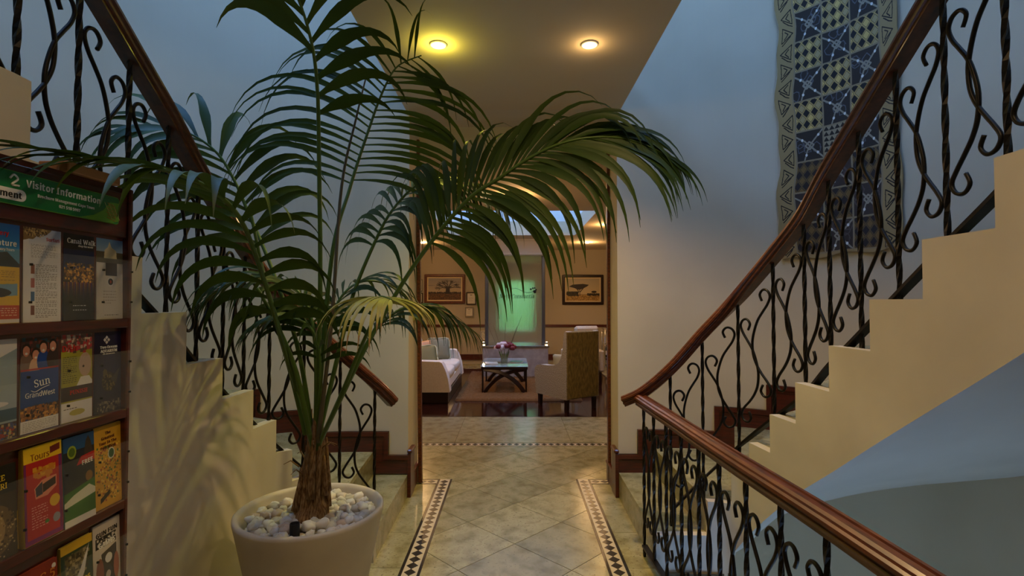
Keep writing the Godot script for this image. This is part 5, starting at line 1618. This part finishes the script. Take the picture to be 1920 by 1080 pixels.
# ---------------------------------------------------------------- planter
const POT := Vector3(-0.888, 0, -2.31)
func planter():
	var t = thing("planter", "large tapering off-white plant pot holding the palm", "plant pot", POT)
	var g := Geo.new(true)
	g.lathe([Vector2(0.0000, 0.0019), Vector2(0.1847, 0.0019), Vector2(0.1941, 0.0112), Vector2(0.2481, 0.2796), Vector2(0.3011, 0.5406), Vector2(0.3101, 0.5797), Vector2(0.3097, 0.5928), Vector2(0.3011, 0.5983), Vector2(0.2888, 0.5946), Vector2(0.2813, 0.5797), Vector2(0.2699, 0.5219), Vector2(0.2557, 0.4660)], Vector3.ZERO, 64)
	put("pot", g, M.pot, t)
	g = Geo.new(true)
	var fn := FastNoiseLite.new()
	fn.frequency = 8.0
	var rings = []
	for i in 10:
		var ring = []
		for k in 36:
			var a = TAU * k / 36.0; var r = 0.275 * (1.0 - i / 10.0) + 0.001
			ring.append(Vector3(cos(a) * r, 0.505 + 0.02 * (i / 10.0) + 0.008 * fn.get_noise_2d(cos(a) * r, sin(a) * r), -sin(a) * r))
		rings.append(ring)
	g.loft(rings, false, true)
	put("soil", g, M.soil, t)
	# white pebbles
	var meshes = []
	for k in 6:
		var b := Geo.new(true)
		b.blob(Vector3.ZERO, Vector3(0.024, 0.016, 0.019) * (0.88 + 0.08 * k), 0.9, 0.55, 100 + k, 11, 7)
		meshes.append(b.done())
	var placed = []
	rng.seed = 21
	var tries = 0
	while placed.size() < 190 and tries < 9000:
		tries += 1
		var a = rng.randf() * TAU
		var r = 0.252 * sqrt(rng.randf())
		if r < 0.075: continue
		var q = Vector2(cos(a) * r, sin(a) * r)
		if q.distance_to(Vector2(0.09, 0.19)) < 0.045 and rng.randf() < 0.93: continue      # a bare patch of soil at the front right
		if q.distance_to(Vector2(0.006, 0.19)) < 0.03: continue
		var y = 0.0
		var bad = false
		for e in placed:
			var dd = q.distance_to(Vector2(e.x, e.z))
			if dd < 0.0235: bad = true; break
			if dd < 0.037: y = maxf(y, e.y + 0.011)
		if bad or y > 0.035: continue
		placed.append(Vector3(q.x, y, q.y))
		var o := MeshInstance3D.new()
		o.name = "pebble"
		o.mesh = meshes[rng.randi() % 6]
		o.material_override = M.pebble[[0, 0, 1, 2, 2, 3][rng.randi() % 6]]
		o.transform = Transform3D(Basis(Vector3.UP, rng.randf() * TAU) * Basis(Vector3.RIGHT, rng.randf_range(-0.5, 0.5)) * Basis(Vector3.BACK, rng.randf_range(-0.4, 0.4)), POT + Vector3(q.x, 0.532 + y + 0.012 * (1.0 - r / 0.28), q.y))
		add_child(o, true)
		tag(o, "white decorative pebble lying in the plant pot round the palm trunk", "pebble", "white pebbles in the plant pot")
	var pipe = thing("watering_tube", "short black plastic tube standing upright among the pebbles at the front of the pot", "tube", POT + Vector3(0.008, 0.487, 0.19))
	g = Geo.new(true)
	g.lathe([Vector2(0.0195, 0.0), Vector2(0.0195, 0.118), Vector2(0.0175, 0.12), Vector2(0.0155, 0.118), Vector2(0.0155, 0.03), Vector2(0.0, 0.03)], Vector3.ZERO, 18)
	put("tube", g, M.black_plastic, pipe)

# ---------------------------------------------------------------- the palm
func ribbon(pts: Array, nrms: Array, width: float, base_w: float, fold: float, old: bool, into: Geo = null) -> Geo:
	var g := into if into else Geo.new(true)
	var n = pts.size()
	var L = []; var C = []; var R = []
	for i in n:
		var f = float(i) / (n - 1)
		var t: Vector3 = (pts[mini(i + 1, n - 1)] - pts[maxi(i - 1, 0)]).normalized()
		var s = t.cross(nrms[i]).normalized()
		var w = width * minf(1.0, base_w + f * 3.2) * pow(maxf(0.0, 1.0 - f), 1.05) * 0.80
		w = minf(w, width * 0.5)
		if f < 0.37: w = lerpf(width * base_w * 0.5, width * 0.5, smoothstep(0.0, 0.37, f))
		w = maxf(w, 0.0006)
		L.append(pts[i] - s * w); R.append(pts[i] + s * w)
		C.append(pts[i] - nrms[i] * w * fold)
	for i in n - 1:
		if old:
			var f = float(i) / (n - 1)
			var c = Color(0.30, 0.33, 0.045).lerp(Color(0.46, 0.38, 0.08), f)
			if f > 0.80: c = Color(0.38, 0.22, 0.08)
			g.st.set_color(c)
		g.quad(L[i], C[i], C[i + 1], L[i + 1])
		g.quad(C[i], R[i], R[i + 1], C[i + 1])
	return g

# rachis through photograph points [x, y, depth]; leaflets from fraction `from` of its length
func frond(root: Node3D, ctl: Array, from: float, pairs: int, length: float, width: float, o := {}):
	var pts = spline(ctl.map(func(q): return U(q[0], q[1], q[2])), 10)
	var r0: float = o.get("r", 0.0108)
	var g := Geo.new(true)
	g.tube(pts, r0, 0.0028, 7)
	var f = put_w("frond", g, o.get("stem", M.stem), root)
	var n = pts.size()
	var up: Vector3 = o.get("up", Vector3.UP)
	var fr = RandomNumberGenerator.new()
	fr.seed = int(ctl[2][0] * 13 + ctl[2][1])
	var inv = (root.transform * f.transform).affine_inverse()
	var fwd: float = o.get("fwd", 0.55)
	var lift: float = o.get("lift", 0.35)
	var droop: float = o.get("droop", 1.0)
	var only: int = o.get("only", 0)
	# distances along the rachis
	var dist = [0.0]
	for i in range(1, n): dist.append(dist[i - 1] + pts[i].distance_to(pts[i - 1]))
	for k in pairs:
		for side in [-1, 1]:
			if only and side != only: continue
			if side < 0 and float(k) / pairs < o.get("bare_left", 0.0): continue
			var u = from + (1.0 - from) * (k + 0.25 * (side + 1)) / float(pairs)
			var want = u * dist[n - 1]
			var i = 0
			while i < n - 2 and dist[i + 1] < want: i += 1
			var p: Vector3 = pts[i].lerp(pts[i + 1], clampf((want - dist[i]) / maxf(dist[i + 1] - dist[i], 0.0001), 0, 1))
			var T: Vector3 = (pts[mini(i + 2, n - 1)] - pts[maxi(i - 1, 0)]).normalized()
			var S = T.cross(up).normalized()
			var N = S.cross(T).normalized()
			var v = float(k) / pairs
			var len_here = length * (0.72 + 0.42 * sin(PI * minf(1.0, 0.15 + v))) * fr.randf_range(0.88, 1.08)
			if v > 0.75: len_here *= lerpf(1.0, 0.68, (v - 0.75) / 0.25)
			var d = (S * side * (1.0 - o.get("taper", 0.45) * v) + T * (fwd + o.get("fwd2", 0.8) * v * v) + N * lift * fr.randf_range(0.7, 1.3)).normalized()
			d = (d + Vector3(fr.randf_range(-0.08, 0.08), fr.randf_range(-0.06, 0.06), fr.randf_range(-0.08, 0.08))).normalized()
			var seg = 11
			var lp = [p]; var ln = []
			var nn = (N - d * N.dot(d)).normalized()
			ln.append(nn)
			var pr = droop * fr.randf_range(0.75, 1.25) * lerpf(1.0, o.get("droop_end", 1.0), v)
			for m in seg:
				var fm = float(m) / seg
				d = (d + Vector3.DOWN * pr * 0.34 * (0.18 + fm * fm * 1.7)).normalized()
				lp.append(lp[lp.size() - 1] + d * len_here / seg)
				nn = (nn - d * nn.dot(d)).normalized()
				ln.append(nn)
			var wide = width * fr.randf_range(0.85, 1.1) * (1.0 if v < 0.7 else lerpf(1.0, 0.55, (v - 0.7) / 0.3))
			if o.has("mass"):
				ribbon(lp, ln, wide, 0.30, 0.22, false, o.mass)
				continue
			var rg = ribbon(lp, ln, wide, 0.30, 0.22, o.get("old", false))
			var leaf = put("leaflet", rg, M.leaf_old if o.get("old", false) else M.leaf[fr.randi() % 3], f)
			leaf.transform = inv

func palm():
	var base = POT + Vector3(0.0, 0.515, 0.0)
	var root = thing("potted_palm", "tall feathery palm with long arching fronds and fibrous brown base, in the off-white pot", "palm", base)
	# trunk: swollen fibrous base with old leaf sheaths
	var g := Geo.new(true)
	var prof = [[0.0, 0.066], [0.03, 0.077], [0.07, 0.072], [0.11, 0.058], [0.18, 0.046], [0.26, 0.041], [0.34, 0.037], [0.42, 0.032], [0.47, 0.018]]
	var rings = []
	var fn := FastNoiseLite.new()
	fn.frequency = 3.0; fn.seed = 4
	for q in prof:
		var ring = []
		for k in 22:
			var a = TAU * k / 22.0
			var r = q[1] * (1.0 + 0.22 * fn.get_noise_3d(cos(a) * 1.5, q[0] * 5.0, sin(a) * 1.5) + 0.05 * (k % 2))
			ring.append(Vector3(cos(a) * r + 0.05 * q[0], q[0], -sin(a) * r))
		rings.append(ring)
	g.loft(rings, true, true)
	put("trunk", g, M.bark, root)
	for k in 14:
		var a = k * 2.4
		var h = 0.17 + 0.07 * (k % 4)
		g = Geo.new(true)
		var pts = []
		for m in 6:
			var fm = m / 5.0
			var r = lerpf(0.064, 0.040, fm) + (0.022 * fm * fm if k % 3 == 0 else 0.004)
			pts.append(Vector3(cos(a) * r + 0.02 * fm, 0.02 + h * fm + 0.06 * (k % 3), sin(a) * r))
		g.tube(pts, 0.021, 0.005, 6, 0.0, 0.45)
		put("leaf_sheath", g, M.bark, root)
	for k in 7:
		var a = k * 0.9 + 2.0
		g = Geo.new(true)
		g.tube([Vector3(cos(a) * 0.05, 0.24 + 0.02 * k, sin(a) * 0.05), Vector3(cos(a) * 0.085, 0.27 + 0.02 * k, sin(a) * 0.085), Vector3(cos(a) * 0.115, 0.255 + 0.02 * k, sin(a) * 0.11)], 0.004, 0.0012, 5)
		put("fibre", g, M.bark, root)
	var b = [590, 850, 2.3]
	# the tallest, rising out of the frame
	frond(root, [b, [600, 560, 2.18], [598, 300, 2.12], [595, 170, 2.06], [584, 80, 2.0], [556, -10, 1.95], [510, -100, 1.88], [440, -180, 1.8]], 0.64, 12, 0.42, 0.056, {"bare_left": 0.28, "up": Vector3(0.55, 0.3, 0.8), "fwd": 0.75, "lift": 0.20, "droop": 0.9})
	# the one behind it, fanned flat towards the hall
	frond(root, [b, [621, 490, 2.32], [656, 353, 2.40], [690, 247, 2.44], [717, 173, 2.46], [745, 125, 2.48], [790, 104, 2.50]], 0.62, 21, 0.70, 0.027, {"up": Vector3(0.0, 0.12, 1.0), "fwd": 0.30, "fwd2": 0.35, "lift": 0.12, "droop": 1.1, "taper": 0.0})
	g = Geo.new(true)
	g.tube(spline([U(596, 830, 2.24), U(622, 600, 2.26), U(640, 353, 2.30), U(668, 220, 2.32), U(690, 130, 2.34)], 8), 0.010, 0.003, 7)
	put_w("dry_stalk", g, M.stem_dry, root)
	# great arching frond over the opening
	frond(root, [b, [640, 745, 2.12], [700, 625, 2.05], [782, 490, 1.98], [872, 380, 1.90], [940, 332, 1.86], [992, 297, 1.83], [1050, 270, 1.80], [1110, 258, 1.80], [1180, 262, 1.82], [1250, 290, 1.85]], 0.52, 40, 0.47, 0.034, {"up": Vector3(-0.15, 0.42, 0.88), "fwd": 0.60, "fwd2": 1.3, "lift": 0.0, "droop": 1.5, "droop_end": 0.55, "taper": 0.85})
	# darker one just behind, hanging in a curtain
	frond(root, [b, [640, 640, 2.30], [662, 553, 2.35], [700, 460, 2.40], [735, 395, 2.42], [785, 345, 2.45], [840, 335, 2.48], [900, 352, 2.52], [955, 395, 2.56]], 0.53, 26, 0.43, 0.032, {"up": Vector3(-0.1, 0.9, 0.35), "fwd": 0.35, "lift": 0.15, "droop": 1.5})
	# low yellowing fan turned to the light
	frond(root, [b, [640, 740, 2.12], [675, 655, 2.02], [704, 590, 1.92], [708, 563, 1.86], [716, 556, 1.80], [734, 562, 1.74]], 0.84, 13, 0.27, 0.024, {"old": true, "fwd": 0.30, "lift": 0.05, "droop": 1.3, "r": 0.010})
	# near frond reaching left over the brochure rack
	frond(root, [b, [530, 640, 2.05], [487, 500, 1.90], [450, 410, 1.74], [395, 355, 1.58], [320, 322, 1.42], [235, 305, 1.28], [140, 290, 1.15], [20, 268, 1.03]], 0.36, 19, 0.38, 0.048, {"fwd": 0.40, "fwd2": 4.0, "lift": 0.15, "droop": 1.5, "droop_end": 0.1})
	# left frond with broad leaflets against the blue wall
	frond(root, [b, [560, 660, 2.28], [510, 505, 2.35], [468, 405, 2.38], [440, 340, 2.38], [405, 285, 2.36], [350, 248, 2.32], [285, 236, 2.28], [215, 250, 2.24]], 0.52, 15, 0.48, 0.046, {"up": Vector3(0.3, 0.65, 0.6), "fwd": 0.65, "lift": 0.25, "droop": 1.15})
	# smaller shaded fronds low down: their many fine leaflets are one part
	var fine := Geo.new(true)
	frond(root, [b, [640, 745, 2.24], [690, 640, 2.32], [735, 590, 2.38], [785, 572, 2.44], [835, 588, 2.5], [885, 618, 2.55]], 0.54, 24, 0.34, 0.026, {"fwd": 0.6, "lift": 0.05, "droop": 1.1, "r": 0.010, "mass": fine})
	frond(root, [b, [592, 680, 2.28], [580, 585, 2.30], [545, 535, 2.30], [490, 520, 2.28], [430, 532, 2.24], [375, 570, 2.20]], 0.44, 28, 0.38, 0.028, {"fwd": 0.55, "lift": 0.10, "droop": 1.0, "r": 0.009, "mass": fine})
	frond(root, [b, [608, 660, 2.34], [632, 570, 2.40], [672, 530, 2.45], [722, 532, 2.5], [765, 562, 2.54]], 0.46, 18, 0.36, 0.024, {"fwd": 0.5, "lift": 0.12, "droop": 1.0, "r": 0.009, "mass": fine})
	frond(root, [b, [600, 690, 2.22], [588, 625, 2.20], [555, 598, 2.18], [505, 600, 2.14], [465, 622, 2.10]], 0.50, 14, 0.26, 0.024, {"fwd": 0.6, "lift": 0.10, "droop": 0.9, "r": 0.008, "mass": fine})
	var mass = put_w("fine_leaflets", fine, M.leaf[1], root)
	mass.set_meta("kind", "stuff")
	# bare petioles in the bundle
	for q in [[[573, 815, 2.16], [545, 700, 2.15], [505, 560, 2.14], [470, 400, 2.1]], [[580, 815, 2.14], [556, 700, 2.1], [520, 610, 2.04], [482, 540, 1.99]]]:
		g = Geo.new(true)
		g.tube(spline(q.map(func(e): return U(e[0], e[1], e[2])), 8), 0.011, 0.006, 7)
		put_w("leaf_stalk", g, M.stem, root)
